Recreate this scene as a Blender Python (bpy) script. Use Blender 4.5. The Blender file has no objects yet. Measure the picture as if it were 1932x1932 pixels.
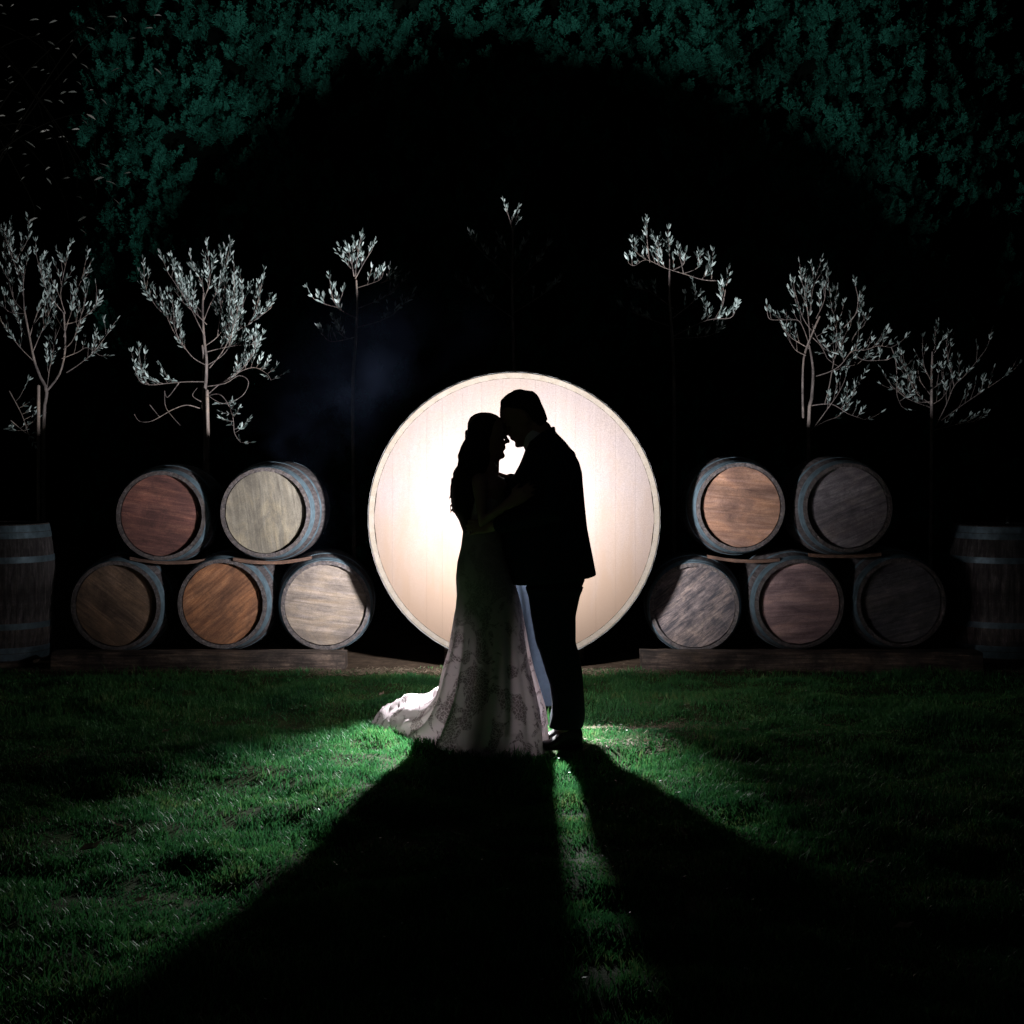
import bpy, bmesh, math, random
import numpy as np
from mathutils import Vector, Matrix, Euler
R = math.radians
PI = math.pi
S = bpy.context.scene
C = S.collection
rnd = random.Random(7)
npr = np.random.RandomState(11)

# ------------------------------------------------------------------ camera
F_PX, CX, HY = 2817.0, 966.0, 850.0          # focal length, centre and horizon of the photograph at 1932 px
CAM_H = 1.5
cd = bpy.data.cameras.new('camera')
cam = bpy.data.objects.new('camera', cd)
C.objects.link(cam)
cam.location = (0, 0, CAM_H)
cam.rotation_euler = (R(90), 0, 0)
cd.sensor_width = 24
cd.lens = 24 * F_PX / 1932
cd.shift_y = -(966 - HY) / 1932
cd.clip_end = 300
S.camera = cam

# ------------------------------------------------------------------ night sky, faint moon
w = bpy.data.worlds.new('World')
S.world = w
w.use_nodes = True
nt = w.node_tree
bg = nt.nodes['Background']
sky = nt.nodes.new('ShaderNodeTexSky')
sky.sky_type = 'NISHITA'
sky.sun_disc = False
sky.sun_elevation = R(25)
sky.sun_rotation = R(200)
nt.links.new(sky.outputs[0], bg.inputs[0])
bg.inputs[1].default_value = 0.001
sd = bpy.data.lights.new('sun', 'SUN')
sd.energy = 0.0004
sd.angle = R(0.5)
sd.color = (1, .95, .88)
sun = bpy.data.objects.new('sun', sd)
C.objects.link(sun)
sun.rotation_euler = (R(65), 0, R(-20))
S.view_settings.view_transform = 'Standard'
S.view_settings.look = 'None'
S.view_settings.gamma = 1
S.view_settings.use_curve_mapping = False
S.view_settings.exposure = 0
S.cycles.use_denoising = True
S.cycles.max_bounces = 8
S.cycles.diffuse_bounces = 1
S.cycles.transparent_max_bounces = 16
S.cycles.sample_clamp_indirect = 3.0
S.cycles.volume_step_rate = 1.0

# the flash that stands behind the couple (its housing is built further down), plus an added weak all-round fill lamp
LX, LY, LZ = -0.02, 8.68, 0.98
FLASH = []
for nm, watts, aim, cone, col, rad in (('added_fill_light', 17, None, 0, (1.0, .98, .98), .05), ('rear_flash_light', 1120, (-.09, 1, .27), 126, (1.0, .955, .99), .065),
                                  ('front_flash_light', 1400, (-.13, -1, -.95), 76, (.97, .99, 1.0), .024)):
    ld = bpy.data.lights.new(nm, 'SPOT' if aim else 'POINT')
    ld.energy = watts
    ld.color = col
    if aim:
        ld.spot_size = R(cone)
        ld.spot_blend = 1.0
    ld.shadow_soft_size = rad
    lo = bpy.data.objects.new(nm, ld)
    C.objects.link(lo)
    lo.location = (LX, LY, LZ)
    if aim: lo.rotation_euler = Vector(aim).to_track_quat('-Z', 'Y').to_euler()
    FLASH.append(lo)

# ------------------------------------------------------------------ helpers
def P(px, py, d):
    return Vector(((px - CX) / F_PX * d, d, CAM_H - (py - HY) / F_PX * d))
def Z1(u, v, d=7.55):
    return P(660.4 + u / 3.1506, 679.2 + v / 3.1506, d)
def Z2(u, v, d=7.55):
    return P(660.4 + u / 3.7235, 1056.6 + v / 3.7235, d)

def tag(o, label=None, cat=None, group=None, kind=None):
    if label: o['label'] = label
    if cat: o['category'] = cat
    if group: o['group'] = group
    if kind: o['kind'] = kind
    return o
def empty(name, loc=(0, 0, 0), mat=None):
    o = bpy.data.objects.new(name, None)
    o.empty_display_size = .1
    C.objects.link(o)
    if mat is not None: o.matrix_world = mat
    else: o.location = loc
    return o
def link(name, me, m, parent=None, smooth=True):
    o = bpy.data.objects.new(name, me)
    C.objects.link(o)
    if m is not None:
        if not me.materials: me.materials.append(m)
        elif me.materials[0] is not m:
            o.material_slots[0].link = 'OBJECT'
            o.material_slots[0].material = m
    if parent is not None: o.parent = parent
    return o
def bm_obj(name, bm, m, parent=None, smooth=True):
    bmesh.ops.recalc_face_normals(bm, faces=bm.faces[:])
    me = bpy.data.meshes.new(name)
    bm.to_mesh(me)
    bm.free()
    if smooth:
        me.polygons.foreach_set('use_smooth', [True] * len(me.polygons))
    return link(name, me, m, parent)
def pyd(name, V, Fs, m, parent=None, smooth=False):
    me = bpy.data.meshes.new(name)
    me.from_pydata([tuple(v) for v in V], [], Fs)
    if smooth: me.polygons.foreach_set('use_smooth', [True] * len(me.polygons))
    me.update()
    return link(name, me, m, parent)
def np_mesh(name, V, quads=None, tris=None):
    """fast mesh from numpy arrays"""
    me = bpy.data.meshes.new(name)
    V = np.asarray(V, np.float32)
    me.vertices.add(len(V))
    me.vertices.foreach_set('co', V.ravel())
    loops, starts, n = [], [], 0
    if quads is not None and len(quads):
        loops.append(np.asarray(quads, np.int32).ravel()); starts.append(n + 4 * np.arange(len(quads), dtype=np.int32)); n += 4 * len(quads)
    if tris is not None and len(tris):
        loops.append(np.asarray(tris, np.int32).ravel()); starts.append(n + 3 * np.arange(len(tris), dtype=np.int32)); n += 3 * len(tris)
    L = np.concatenate(loops); St = np.concatenate(starts)
    me.loops.add(len(L)); me.loops.foreach_set('vertex_index', L)
    me.polygons.add(len(St)); me.polygons.foreach_set('loop_start', St)
    me.update(calc_edges=True)
    me.validate()
    return me
def add_attr(me, name, arr):
    a = me.attributes.new(name, 'FLOAT', 'POINT')
    a.data.foreach_set('value', np.asarray(arr, np.float32))
def loft(bm, rings, cap=True, closed=True):
    vs = [[bm.verts.new(p) for p in r] for r in rings]
    n = len(vs[0])
    for a, b in zip(vs, vs[1:]):
        for i in range(n if closed else n - 1):
            j = (i + 1) % n
            bm.faces.new((a[i], a[j], b[j], b[i]))
    if cap and closed:
        bm.faces.new(vs[0][::-1]); bm.faces.new(vs[-1])
    return vs
def tube(bm, pts, rads, n=10, flat=None, ends=True):
    """closed tapered tube along a polyline; rads: float or (r, r_flat); flat: direction in which r_flat is measured"""
    pts = [Vector(p) for p in pts]
    rads = [(r, r) if not isinstance(r, tuple) else r for r in rads]
    rings = []
    ref = Vector(flat) if flat is not None else None
    prev = None
    P2, R2 = [], []
    if ends:
        d0 = (pts[0] - pts[1]).normalized(); d1 = (pts[-1] - pts[-2]).normalized()
        def sc(r, k): return (r[0] * k, r[1] * k)
        r0, r1 = rads[0], rads[-1]; m0, m1 = min(r0), min(r1)
        P2 = [pts[0] + d0 * m0 * .95, pts[0] + d0 * m0 * .6] + pts + [pts[-1] + d1 * m1 * .6, pts[-1] + d1 * m1 * .95]
        R2 = [sc(r0, .3), sc(r0, .8)] + rads + [sc(r1, .8), sc(r1, .3)]
    else:
        P2, R2 = pts, rads
    for i, p in enumerate(P2):
        if i == 0: t = P2[1] - P2[0]
        elif i == len(P2) - 1: t = P2[-1] - P2[-2]
        else: t = (P2[i + 1] - P2[i]).normalized() + (P2[i] - P2[i - 1]).normalized()
        t.normalize()
        if ref is not None:
            b = ref - t * ref.dot(t)
            if b.length < 1e-4: b = t.orthogonal()
        elif prev is None: b = t.orthogonal()
        else:
            b = prev - t * prev.dot(t)
            if b.length < 1e-5: b = t.orthogonal()
        b.normalize(); prev = b.copy()
        a = b.cross(t)
        ra, rb = R2[i]
        rings.append([p + a * (math.cos(k * 2 * PI / n) * ra) + b * (math.sin(k * 2 * PI / n) * rb) for k in range(n)])
    loft(bm, rings)
def ell(bm, c, ax, seg=12, rng=8):
    """ellipsoid: centre, three axis vectors"""
    c = Vector(c); A, B, D = [Vector(a) for a in ax]
    rings = []
    for i in range(1, rng):
        th = PI * i / rng
        rings.append([c + D * math.cos(th) + (A * math.cos(2 * PI * k / seg) + B * math.sin(2 * PI * k / seg)) * math.sin(th) for k in range(seg)])
    vs = loft(bm, rings, cap=False)
    t = bm.verts.new(c + D); b = bm.verts.new(c - D)
    for k in range(seg):
        bm.faces.new((t, vs[0][(k + 1) % seg], vs[0][k])); bm.faces.new((b, vs[-1][k], vs[-1][(k + 1) % seg]))
def hring(l, r, b, n=24, ex=2.3, yc=0.0):
    """horizontal ring between two points l and r (same depth), half depth b"""
    c = (l + r) / 2; a = (r - l) / 2
    out = []
    for k in range(n):
        t = 2 * PI * k / n
        cx, sy = math.cos(t), math.sin(t)
        cx = math.copysign(abs(cx) ** (2 / ex), cx); sy = math.copysign(abs(sy) ** (2 / ex), sy)
        out.append(c + a * cx + Vector((0, b * sy + yc, 0)))
    return out
def fuse(name, bm, m, parent, voxel=.008, smooth=4):
    """one continuous surface out of overlapping closed shells"""
    bmesh.ops.recalc_face_normals(bm, faces=bm.faces[:])
    me = bpy.data.meshes.new(name + '_raw')
    bm.to_mesh(me); bm.free()
    t = bpy.data.objects.new(name + '_raw', me)
    C.objects.link(t)
    md = t.modifiers.new('r', 'REMESH'); md.mode = 'VOXEL'; md.voxel_size = voxel; md.use_smooth_shade = True
    if smooth:
        s = t.modifiers.new('s', 'SMOOTH'); s.factor = .5; s.iterations = smooth
    dg = bpy.context.evaluated_depsgraph_get()
    dg.update()
    out = bpy.data.meshes.new_from_object(t.evaluated_get(dg))
    out.name = name
    bpy.data.objects.remove(t); bpy.data.meshes.remove(me)
    out.polygons.foreach_set('use_smooth', [True] * len(out.polygons))
    out.materials.clear()
    return link(name, out, m, parent)
def box(bm, lo, hi, bev=0.0, jit=0.0, seg=1):
    r = bmesh.ops.create_cube(bm, size=1)
    vs = r['verts']
    for v in vs:
        v.co = Vector([(lo[i] + hi[i]) / 2 + v.co[i] * (hi[i] - lo[i]) + rnd.uniform(-jit, jit) for i in range(3)])
    if bev:
        es = {e for v in vs for e in v.link_edges}
        bmesh.ops.bevel(bm, geom=list(es), offset=bev, segments=seg, affect='EDGES')

# ------------------------------------------------------------------ materials
def new_mat(name):
    m = bpy.data.materials.new(name)
    m.use_nodes = True
    n = m.node_tree
    b = n.nodes['Principled BSDF']
    return m, n, b
def noise(n, vec, scale, detail=5, rough=.55, dist=0.0):
    t = n.nodes.new('ShaderNodeTexNoise')
    t.inputs['Scale'].default_value = scale; t.inputs['Detail'].default_value = detail
    t.inputs['Roughness'].default_value = rough; t.inputs['Distortion'].default_value = dist
    if vec is not None: n.links.new(vec, t.inputs['Vector'])
    return t
def ramp(n, fac, stops):
    r = n.nodes.new('ShaderNodeValToRGB')
    el = r.color_ramp.elements
    while len(el) < len(stops): el.new(.5)
    for e, (p, c) in zip(el, stops):
        e.position = p; e.color = (*c, 1)
    n.links.new(fac, r.inputs[0])
    return r
def mixc(n, mode, fac, a, b):
    x = n.nodes.new('ShaderNodeMix'); x.data_type = 'RGBA'; x.blend_type = mode
    if isinstance(fac, (int, float)): x.inputs[0].default_value = fac
    else: n.links.new(fac, x.inputs[0])
    for s, v in ((6, a), (7, b)):
        if isinstance(v, tuple): x.inputs[s].default_value = (*v, 1)
        else: n.links.new(v, x.inputs[s])
    return x.outputs[2]
def vec_map(n, sc, rndoff=True, coord='Object'):
    tc = n.nodes.new('ShaderNodeTexCoord')
    mp = n.nodes.new('ShaderNodeMapping')
    mp.inputs['Scale'].default_value = sc
    v = tc.outputs[coord]
    if rndoff:
        oi = n.nodes.new('ShaderNodeObjectInfo')
        mu = n.nodes.new('ShaderNodeVectorMath'); mu.operation = 'MULTIPLY_ADD'
        mu.inputs[1].default_value = (7.3, 11.1, 5.7)
        n.links.new(oi.outputs['Random'], mu.inputs[0]); n.links.new(v, mu.inputs[2])
        v = mu.outputs[0]
    n.links.new(v, mp.inputs['Vector'])
    return mp.outputs[0], tc
def bump(n, b, h, strength, dist=.01):
    bp = n.nodes.new('ShaderNodeBump'); bp.inputs['Strength'].default_value = strength; bp.inputs['Distance'].default_value = dist
    n.links.new(h, bp.inputs['Height']); n.links.new(bp.outputs[0], b.inputs['Normal'])
def wood(name, dark, mid, light, grain=(4, 60, 60), stain=.5, stain_scale=5, rough=.8, bmp=.35, var=.12, stain_col=(.02, .018, .016), spec=.3, patch=.9):
    m, n, b = new_mat(name)
    v, tc = vec_map(n, grain)
    t = noise(n, v, 1.0, 7, .65, .6)
    r = ramp(n, t.outputs[0], [(.36, dark), (.52, mid), (.66, light)])
    st = noise(n, tc.outputs['Object'], stain_scale, 6, .65, .4)
    sr = ramp(n, st.outputs[0], [(.36, (0, 0, 0)), (.68, (1, 1, 1))])
    mm = n.nodes.new('ShaderNodeMath'); mm.operation = 'MULTIPLY'; mm.inputs[1].default_value = min(1, stain * 1.5)
    n.links.new(sr.outputs[0], mm.inputs[0])
    c = mixc(n, 'MIX', mm.outputs[0], r.outputs[0], stain_col)
    s2 = noise(n, tc.outputs['Object'], stain_scale * 3.1, 8, .72, 1.2)
    s2r = ramp(n, s2.outputs[0], [(.52, (0, 0, 0)), (.66, (1, 1, 1))])
    m3 = n.nodes.new('ShaderNodeMath'); m3.operation = 'MULTIPLY'; m3.inputs[1].default_value = stain * .8
    n.links.new(s2r.outputs[0], m3.inputs[0])
    c = mixc(n, 'MIX', m3.outputs[0], c, stain_col)
    pm = n.nodes.new('ShaderNodeMapping'); pm.inputs['Location'].default_value = [(sum(map(ord, name)) * k_) % 17 for k_ in (1.3, 2.7, 3.9)]
    pm.inputs['Scale'].default_value = (2.2, 5.5, 3)
    n.links.new(tc.outputs['Object'], pm.inputs[0])
    pn = noise(n, pm.outputs[0], 1.25, 7, .68, .9)
    pr = ramp(n, pn.outputs[0], [(.30, (.42, .42, .45)), (.5, (.95, .95, .95)), (.68, (1.55, 1.45, 1.25))])
    c = mixc(n, 'MULTIPLY', patch, c, pr.outputs[0])
    oi = n.nodes.new('ShaderNodeObjectInfo')
    mr = n.nodes.new('ShaderNodeMapRange'); mr.inputs[3].default_value = 1 - var; mr.inputs[4].default_value = 1 + var
    n.links.new(oi.outputs['Random'], mr.inputs[0])
    sp = noise(n, tc.outputs['Object'], 130, 3, .8)
    spr = ramp(n, sp.outputs[0], [(.3, (.62, .62, .62)), (.7, (1.25, 1.25, 1.25))])
    c = mixc(n, 'MULTIPLY', .8, c, spr.outputs[0])
    hs = n.nodes.new('ShaderNodeHueSaturation')
    n.links.new(mr.outputs[0], hs.inputs['Value']); n.links.new(c, hs.inputs['Color'])
    n.links.new(hs.outputs[0], b.inputs['Base Color'])
    b.inputs['Roughness'].default_value = rough
    b.inputs['Specular IOR Level'].default_value = spec
    bump(n, b, t.outputs[0], bmp, .004)
    return m
def plain(name, col, rough=.6, metal=0, var=.2, nscale=20, bmp=.1, spec=.5):
    m, n, b = new_mat(name)
    tc = n.nodes.new('ShaderNodeTexCoord')
    t = noise(n, tc.outputs['Object'], nscale, 5)
    r = ramp(n, t.outputs[0], [(.3, tuple(c * (1 - var) for c in col)), (.7, tuple(min(1, c * (1 + var)) for c in col))])
    n.links.new(r.outputs[0], b.inputs['Base Color'])
    b.inputs['Roughness'].default_value = rough; b.inputs['Metallic'].default_value = metal
    b.inputs['Specular IOR Level'].default_value = spec
    if bmp: bump(n, b, t.outputs[0], bmp, .003)
    return m
def leafy(name, c1, c2, trans=.3, rough=.5, attr='shade', spec=.4, c3=None):
    m, n, b = new_mat(name)
    a = n.nodes.new('ShaderNodeAttribute'); a.attribute_name = attr
    r = ramp(n, a.outputs['Fac'], [(0, c1), (1, c2)] if c3 is None else [(0, c1), (.75, c2), (1, c3)])
    n.links.new(r.outputs[0], b.inputs['Base Color'])
    b.inputs['Roughness'].default_value = rough; b.inputs['Specular IOR Level'].default_value = spec
    tr = n.nodes.new('ShaderNodeBsdfTranslucent')
    n.links.new(r.outputs[0], tr.inputs[0])
    mx = n.nodes.new('ShaderNodeMixShader'); mx.inputs[0].default_value = trans
    n.links.new(b.outputs[0], mx.inputs[1]); n.links.new(tr.outputs[0], mx.inputs[2])
    n.links.new(mx.outputs[0], n.nodes['Material Output'].inputs[0])
    return m

M = {}
M['stave'] = wood('stave_oak', (.055, .048, .05), (.11, .098, .099), (.19, .172, .172), grain=(50, 50, 4), stain=.45, stain_scale=6)
M['hoop'] = plain('galvanised_hoop', (.125, .185, .22), rough=.5, metal=.45, var=.35, nscale=18, bmp=.1, spec=.35)
M['tun_stave'] = wood('tun_stave_oak', (.13, .112, .09), (.150, .132, .112), (.165, .148, .132), grain=(14, 14, 3), stain=.35, stain_scale=5, stain_col=(.095, .085, .05), var=.04, patch=.15)
M['tun_hoop'] = plain('tun_hoop_steel', (.55, .58, .58), rough=.35, metal=.8)
M['sleeper'] = wood('sleeper_timber', (.045, .033, .027), (.13, .096, .078), (.24, .18, .14), grain=(3, 40, 60), stain=.6, stain_scale=7, bmp=.8)
M['chock'] = wood('chock_stave_wood', (.09, .05, .035), (.15, .09, .065), (.22, .14, .10), grain=(4, 50, 60), stain=.3)
HEADS = {
    'red':    wood('head_red_brown', (0.08975, 0.03919, 0.03359), (0.155, 0.06768, 0.05598), (0.2202, 0.1069, 0.08211), (3, 45, 40), .45, 4, stain_col=(0.04079, 0.02137, 0.0209)),
    'pale':   wood('head_pale_grey', (0.1452, 0.1317, 0.1022), (0.1936, 0.1775, 0.1398), (0.2365, 0.2205, 0.1775), (3, 40, 40), .3, 3.2, stain_col=(0.0699, 0.06183, 0.04571)),
    'dark':   wood('head_dark_brown', (0.0987, 0.06486, 0.04342), (0.1692, 0.1103, 0.07445), (0.2396, 0.1621, 0.1117), (3, 45, 40), .55, 4, stain_col=(0.04934, 0.03244, 0.0211)),
    'orange': wood('head_orange_brown', (0.1489, 0.0627, 0.0304), (0.2483, 0.1129, 0.0532), (0.3575, 0.1756, 0.0912), (3, 40, 40), .5, 4, stain_col=(0.07945, 0.04179, 0.0266)),
    'cream':  wood('head_cream_grey', (0.1511, 0.1245, 0.1044), (0.2054, 0.1754, 0.1508), (0.272, 0.232, 0.2088), (3, 40, 40), .4, 3.4, stain_col=(0.1027, 0.08204, 0.05802)),
    'tan':    wood('head_tan', (0.1817, 0.1011, 0.06462), (0.2616, 0.155, 0.1064), (0.3344, 0.209, 0.1597), (3, 40, 40), .4, 4, stain_col=(0.109, 0.05731, 0.0456)),
    'slate':  wood('head_slate', (0.1236, 0.114, 0.1214), (0.2127, 0.1945, 0.2072), (0.3022, 0.2814, 0.2856), (3, 40, 40), .5, 5, stain_col=(0.0618, 0.05361, 0.05999)),
    'sawn':   wood('head_sawn_grey', (0.0423, 0.04054, 0.04583), (0.1692, 0.1351, 0.1268), (0.2538, 0.2094, 0.1974), (9, 55, 40), .55, 9, stain_col=(0.03524, 0.03716, 0.04583), bmp=.6),
    'mauve':  wood('head_mauve', (0.2335, 0.1511, 0.1498), (0.3583, 0.2374, 0.2321), (0.483, 0.3307, 0.3218), (3, 40, 40), .4, 3.5, stain_col=(0.1558, 0.1079, 0.1123)),
    'black':  wood('head_blackened', (0.05992, 0.05992, 0.06591), (0.1019, 0.09948, 0.1079), (0.1559, 0.1498, 0.1559), (3, 40, 40), .5, 6, stain_col=(0.03596, 0.03596, 0.03955)),
}
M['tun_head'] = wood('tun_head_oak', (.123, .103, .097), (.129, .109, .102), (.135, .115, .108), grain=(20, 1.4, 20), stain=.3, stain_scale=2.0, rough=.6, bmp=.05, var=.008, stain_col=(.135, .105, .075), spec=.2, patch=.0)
# darker tan towards the bottom of the cask head, with a ragged upper edge and streaks
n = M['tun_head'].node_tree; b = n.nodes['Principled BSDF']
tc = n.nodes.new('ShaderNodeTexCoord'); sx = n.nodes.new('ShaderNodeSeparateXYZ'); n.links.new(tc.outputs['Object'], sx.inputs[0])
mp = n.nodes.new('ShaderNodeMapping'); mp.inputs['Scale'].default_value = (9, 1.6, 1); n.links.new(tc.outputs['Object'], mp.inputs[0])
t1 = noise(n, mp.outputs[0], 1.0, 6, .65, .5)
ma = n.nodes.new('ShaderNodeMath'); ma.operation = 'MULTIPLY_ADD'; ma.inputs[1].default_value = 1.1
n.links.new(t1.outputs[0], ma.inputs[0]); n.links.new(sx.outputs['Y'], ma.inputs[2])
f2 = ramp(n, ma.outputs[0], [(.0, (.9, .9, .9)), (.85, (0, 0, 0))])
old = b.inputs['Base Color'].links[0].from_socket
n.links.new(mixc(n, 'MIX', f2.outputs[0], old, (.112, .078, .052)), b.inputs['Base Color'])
M['leaf_olive'] = leafy('olive_leaf', (.06, .10, .09), (.62, .78, .75), .2, .4)
M['bark'] = wood('olive_bark', (.13, .112, .104), (.25, .22, .205), (.40, .355, .335), grain=(40, 40, 8), stain=.2, rough=.8, bmp=.6)
M['stake'] = wood('stake_wood', (.25, .2, .17), (.38, .32, .28), (.5, .43, .38), grain=(60, 60, 5), stain=.2)
M['hedge'] = leafy('conifer_foliage', (.004, .042, .029), (.030, .195, .138), .25, .7, spec=.05)
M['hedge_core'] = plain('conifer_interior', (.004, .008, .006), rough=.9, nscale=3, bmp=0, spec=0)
M['dark_bark'] = plain('dark_bark', (.005, .005, .004), rough=.95, bmp=0, spec=0)
M['gum_leaf'] = leafy('narrow_leaf', (.14, .16, .14), (.42, .43, .38), .15, .5)
M['grass'] = leafy('grass_blade', (.009, .068, .038), (.066, .235, .068), .35, .5, spec=.22, c3=(.20, .26, .10))
M['litter'] = leafy('leaf_litter', (.10, .072, .045), (.30, .24, .17), .1, .8)
M['skin_b'] = plain('skin_bride', (.40, .25, .19), rough=.5, var=.05, nscale=60, bmp=.02)
M['skin_g'] = plain('skin_groom', (.34, .20, .145), rough=.5, var=.05, nscale=60, bmp=.02)
M['hair_b'] = plain('hair_dark_brown', (.022, .014, .010), rough=.6, var=.4, nscale=90, bmp=.1, spec=.12)
M['hair_g'] = plain('hair_short_dark', (.016, .012, .010), rough=.55, var=.4, nscale=120, bmp=.2, spec=.15)
M['suit'] = plain('navy_suit', (.012, .018, .035), rough=.85, var=.15, nscale=200, bmp=.1, spec=.2)
M['shirt'] = plain('white_shirt', (.72, .73, .75), rough=.8, var=.03, bmp=.02)
M['shoe'] = plain('black_shoe', (.01, .01, .011), rough=.35, var=.1)
M['pearl'] = plain('pearl', (.8, .78, .74), rough=.15, var=.02, bmp=0)
M['black'] = plain('black_plastic', (.012, .012, .013), rough=.5, bmp=0)
M['cloth'] = plain('slate_blue_cloth', (.05, .075, .12), rough=.9, var=.15, nscale=40, bmp=.1)

# soil and grass ground
m, n, b = new_mat('lawn_soil'); M['lawn'] = m
tc = n.nodes.new('ShaderNodeTexCoord')
t1 = noise(n, tc.outputs['Object'], 9, 8, .7); t2 = noise(n, tc.outputs['Object'], 1.1, 5, .6)
r1 = ramp(n, t1.outputs[0], [(.3, (.012, .022, .008)), (.7, (.045, .075, .022))])
r2 = ramp(n, t1.outputs[0], [(.3, (.03, .022, .014)), (.7, (.10, .07, .048))])
f2 = ramp(n, t2.outputs[0], [(.62, (0, 0, 0)), (.80, (1, 1, 1))])
sx = n.nodes.new('ShaderNodeSeparateXYZ'); n.links.new(tc.outputs['Object'], sx.inputs[0])
mr = n.nodes.new('ShaderNodeMapRange'); mr.inputs[1].default_value = 9.85; mr.inputs[2].default_value = 10.25
n.links.new(sx.outputs['Y'], mr.inputs[0])
ad = n.nodes.new('ShaderNodeMath'); ad.operation = 'MAXIMUM'
n.links.new(f2.outputs[0], ad.inputs[0]); n.links.new(mr.outputs[0], ad.inputs[1])
n.links.new(mixc(n, 'MIX', ad.outputs[0], r1.outputs[0], r2.outputs[0]), b.inputs['Base Color'])
b.inputs['Roughness'].default_value = .95; b.inputs['Specular IOR Level'].default_value = .1
bump(n, b, t1.outputs[0], .8, .03)

# sheer dress fabric with lace
def fabric(name, col, trans, lace):
    m, n, b = new_mat(name)
    tc = n.nodes.new('ShaderNodeTexCoord')
    df = n.nodes.new('ShaderNodeBsdfDiffuse'); tr = n.nodes.new('ShaderNodeBsdfTranslucent')
    df.inputs[0].default_value = (col[0] * .80, col[1] * .70, col[2] * .72, 1); tr.inputs[0].default_value = (col[0], col[1] * .94, col[2] * .94, 1)
    mx = n.nodes.new('ShaderNodeMixShader'); mx.inputs[0].default_value = trans
    n.links.new(df.outputs[0], mx.inputs[1]); n.links.new(tr.outputs[0], mx.inputs[2])
    out = mx.outputs[0]
    if lace:
        nz = noise(n, tc.outputs['Object'], 7, 2)
        dv = n.nodes.new('ShaderNodeMix'); dv.data_type = 'VECTOR'; dv.inputs[0].default_value = .12
        n.links.new(tc.outputs['Object'], dv.inputs[4]); n.links.new(nz.outputs['Color'], dv.inputs[5])
        vo = n.nodes.new('ShaderNodeTexVoronoi'); vo.inputs['Scale'].default_value = 74; vo.feature = 'DISTANCE_TO_EDGE'
        n.links.new(dv.outputs[1], vo.inputs['Vector'])
        petal = ramp(n, vo.outputs['Distance'], [(.02, (0, 0, 0)), (.10, (1, 1, 1))])
        mo = noise(n, dv.outputs[1], 8.5, 2, .5, 1.2)
        mot = ramp(n, mo.outputs[0], [(.50, (0, 0, 0)), (.54, (1, 1, 1))])
        at = n.nodes.new('ShaderNodeAttribute'); at.attribute_name = 'lace'
        a1 = n.nodes.new('ShaderNodeMath'); a1.operation = 'MULTIPLY'
        a2 = n.nodes.new('ShaderNodeMath'); a2.operation = 'MULTIPLY'
        n.links.new(petal.outputs[0], a1.inputs[0]); n.links.new(mot.outputs[0], a1.inputs[1])
        n.links.new(a1.outputs[0], a2.inputs[0]); n.links.new(at.outputs['Fac'], a2.inputs[1])
        dl = n.nodes.new('ShaderNodeBsdfDiffuse'); dl.inputs[0].default_value = (.30, .25, .26, 1)
        tl = n.nodes.new('ShaderNodeBsdfTranslucent'); tl.inputs[0].default_value = (.22, .16, .17, 1)
        ml = n.nodes.new('ShaderNodeMixShader'); ml.inputs[0].default_value = .3
        n.links.new(dl.outputs[0], ml.inputs[1]); n.links.new(tl.outputs[0], ml.inputs[2])
        m2 = n.nodes.new('ShaderNodeMixShader')
        n.links.new(a2.outputs[0], m2.inputs[0]); n.links.new(out, m2.inputs[1]); n.links.new(ml.outputs[0], m2.inputs[2])
        out = m2.outputs[0]
    n.links.new(out, n.nodes['Material Output'].inputs[0])
    return m
M['dress'] = fabric('sheer_lace_fabric', (.84, .81, .83), .33, True)
M['slip'] = fabric('slip_lining', (.40, .29, .26), .14, False)

# ================================================================== SETTING
def vnoise(x, y, s, seed):
    """cheap smooth value noise"""
    g = np.random.RandomState(seed).rand(64, 64)
    u, v = x * s + 100, y * s + 100
    i, j = np.floor(u).astype(int), np.floor(v).astype(int)
    fu, fv = u - i, v - j
    fu = fu * fu * (3 - 2 * fu); fv = fv * fv * (3 - 2 * fv)
    a = g[i % 64, j % 64]; b_ = g[(i + 1) % 64, j % 64]; c = g[i % 64, (j + 1) % 64]; d = g[(i + 1) % 64, (j + 1) % 64]
    return (a * (1 - fu) + b_ * fu) * (1 - fv) + (c * (1 - fu) + d * fu) * fv
def ground_z(x, y):
    z = .02 * np.sin(x * .9 + 1.3) * np.cos(y * .7) + .012 * np.sin(x * 2.3 + y * 1.7)
    k = np.clip((np.abs(y - 8.0) - 2.0) / 2.0, 0, 1) * 0.6 + .25
    z = z * k
    near = np.clip((13 - np.abs(y)) / 2, 0, 1) * np.clip((6 - np.abs(x)) / 1, 0, 1) * np.clip((9.9 - y) / .5, .15, 1)
    return z + near * (.070 * (vnoise(x, y, 1.7, 51) - .5) + .060 * (vnoise(x, y, 4.3, 52) - .5))
gx = np.concatenate([np.linspace(-60, -6, 12), np.linspace(-5.5, 5.5, 170), np.linspace(6, 60, 12)])
gy = np.concatenate([np.linspace(-20, 2, 8), np.linspace(2.3, 13, 160), np.linspace(14, 80, 14)])
GX, GY = np.meshgrid(gx, gy)
GZ = ground_z(GX, GY)
V = np.stack([GX, GY, GZ], -1).reshape(-1, 3)
nx, ny = len(gx), len(gy)
q = np.array([(j * nx + i, j * nx + i + 1, (j + 1) * nx + i + 1, (j + 1) * nx + i) for j in range(ny - 1) for i in range(nx - 1)])
me = np_mesh('lawn', V, quads=q)
me.polygons.foreach_set('use_smooth', [True] * len(me.polygons))
lawn = tag(link('lawn', me, M['lawn']), 'dark lawn running from the camera to the barrels', None, None, 'structure')

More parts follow.
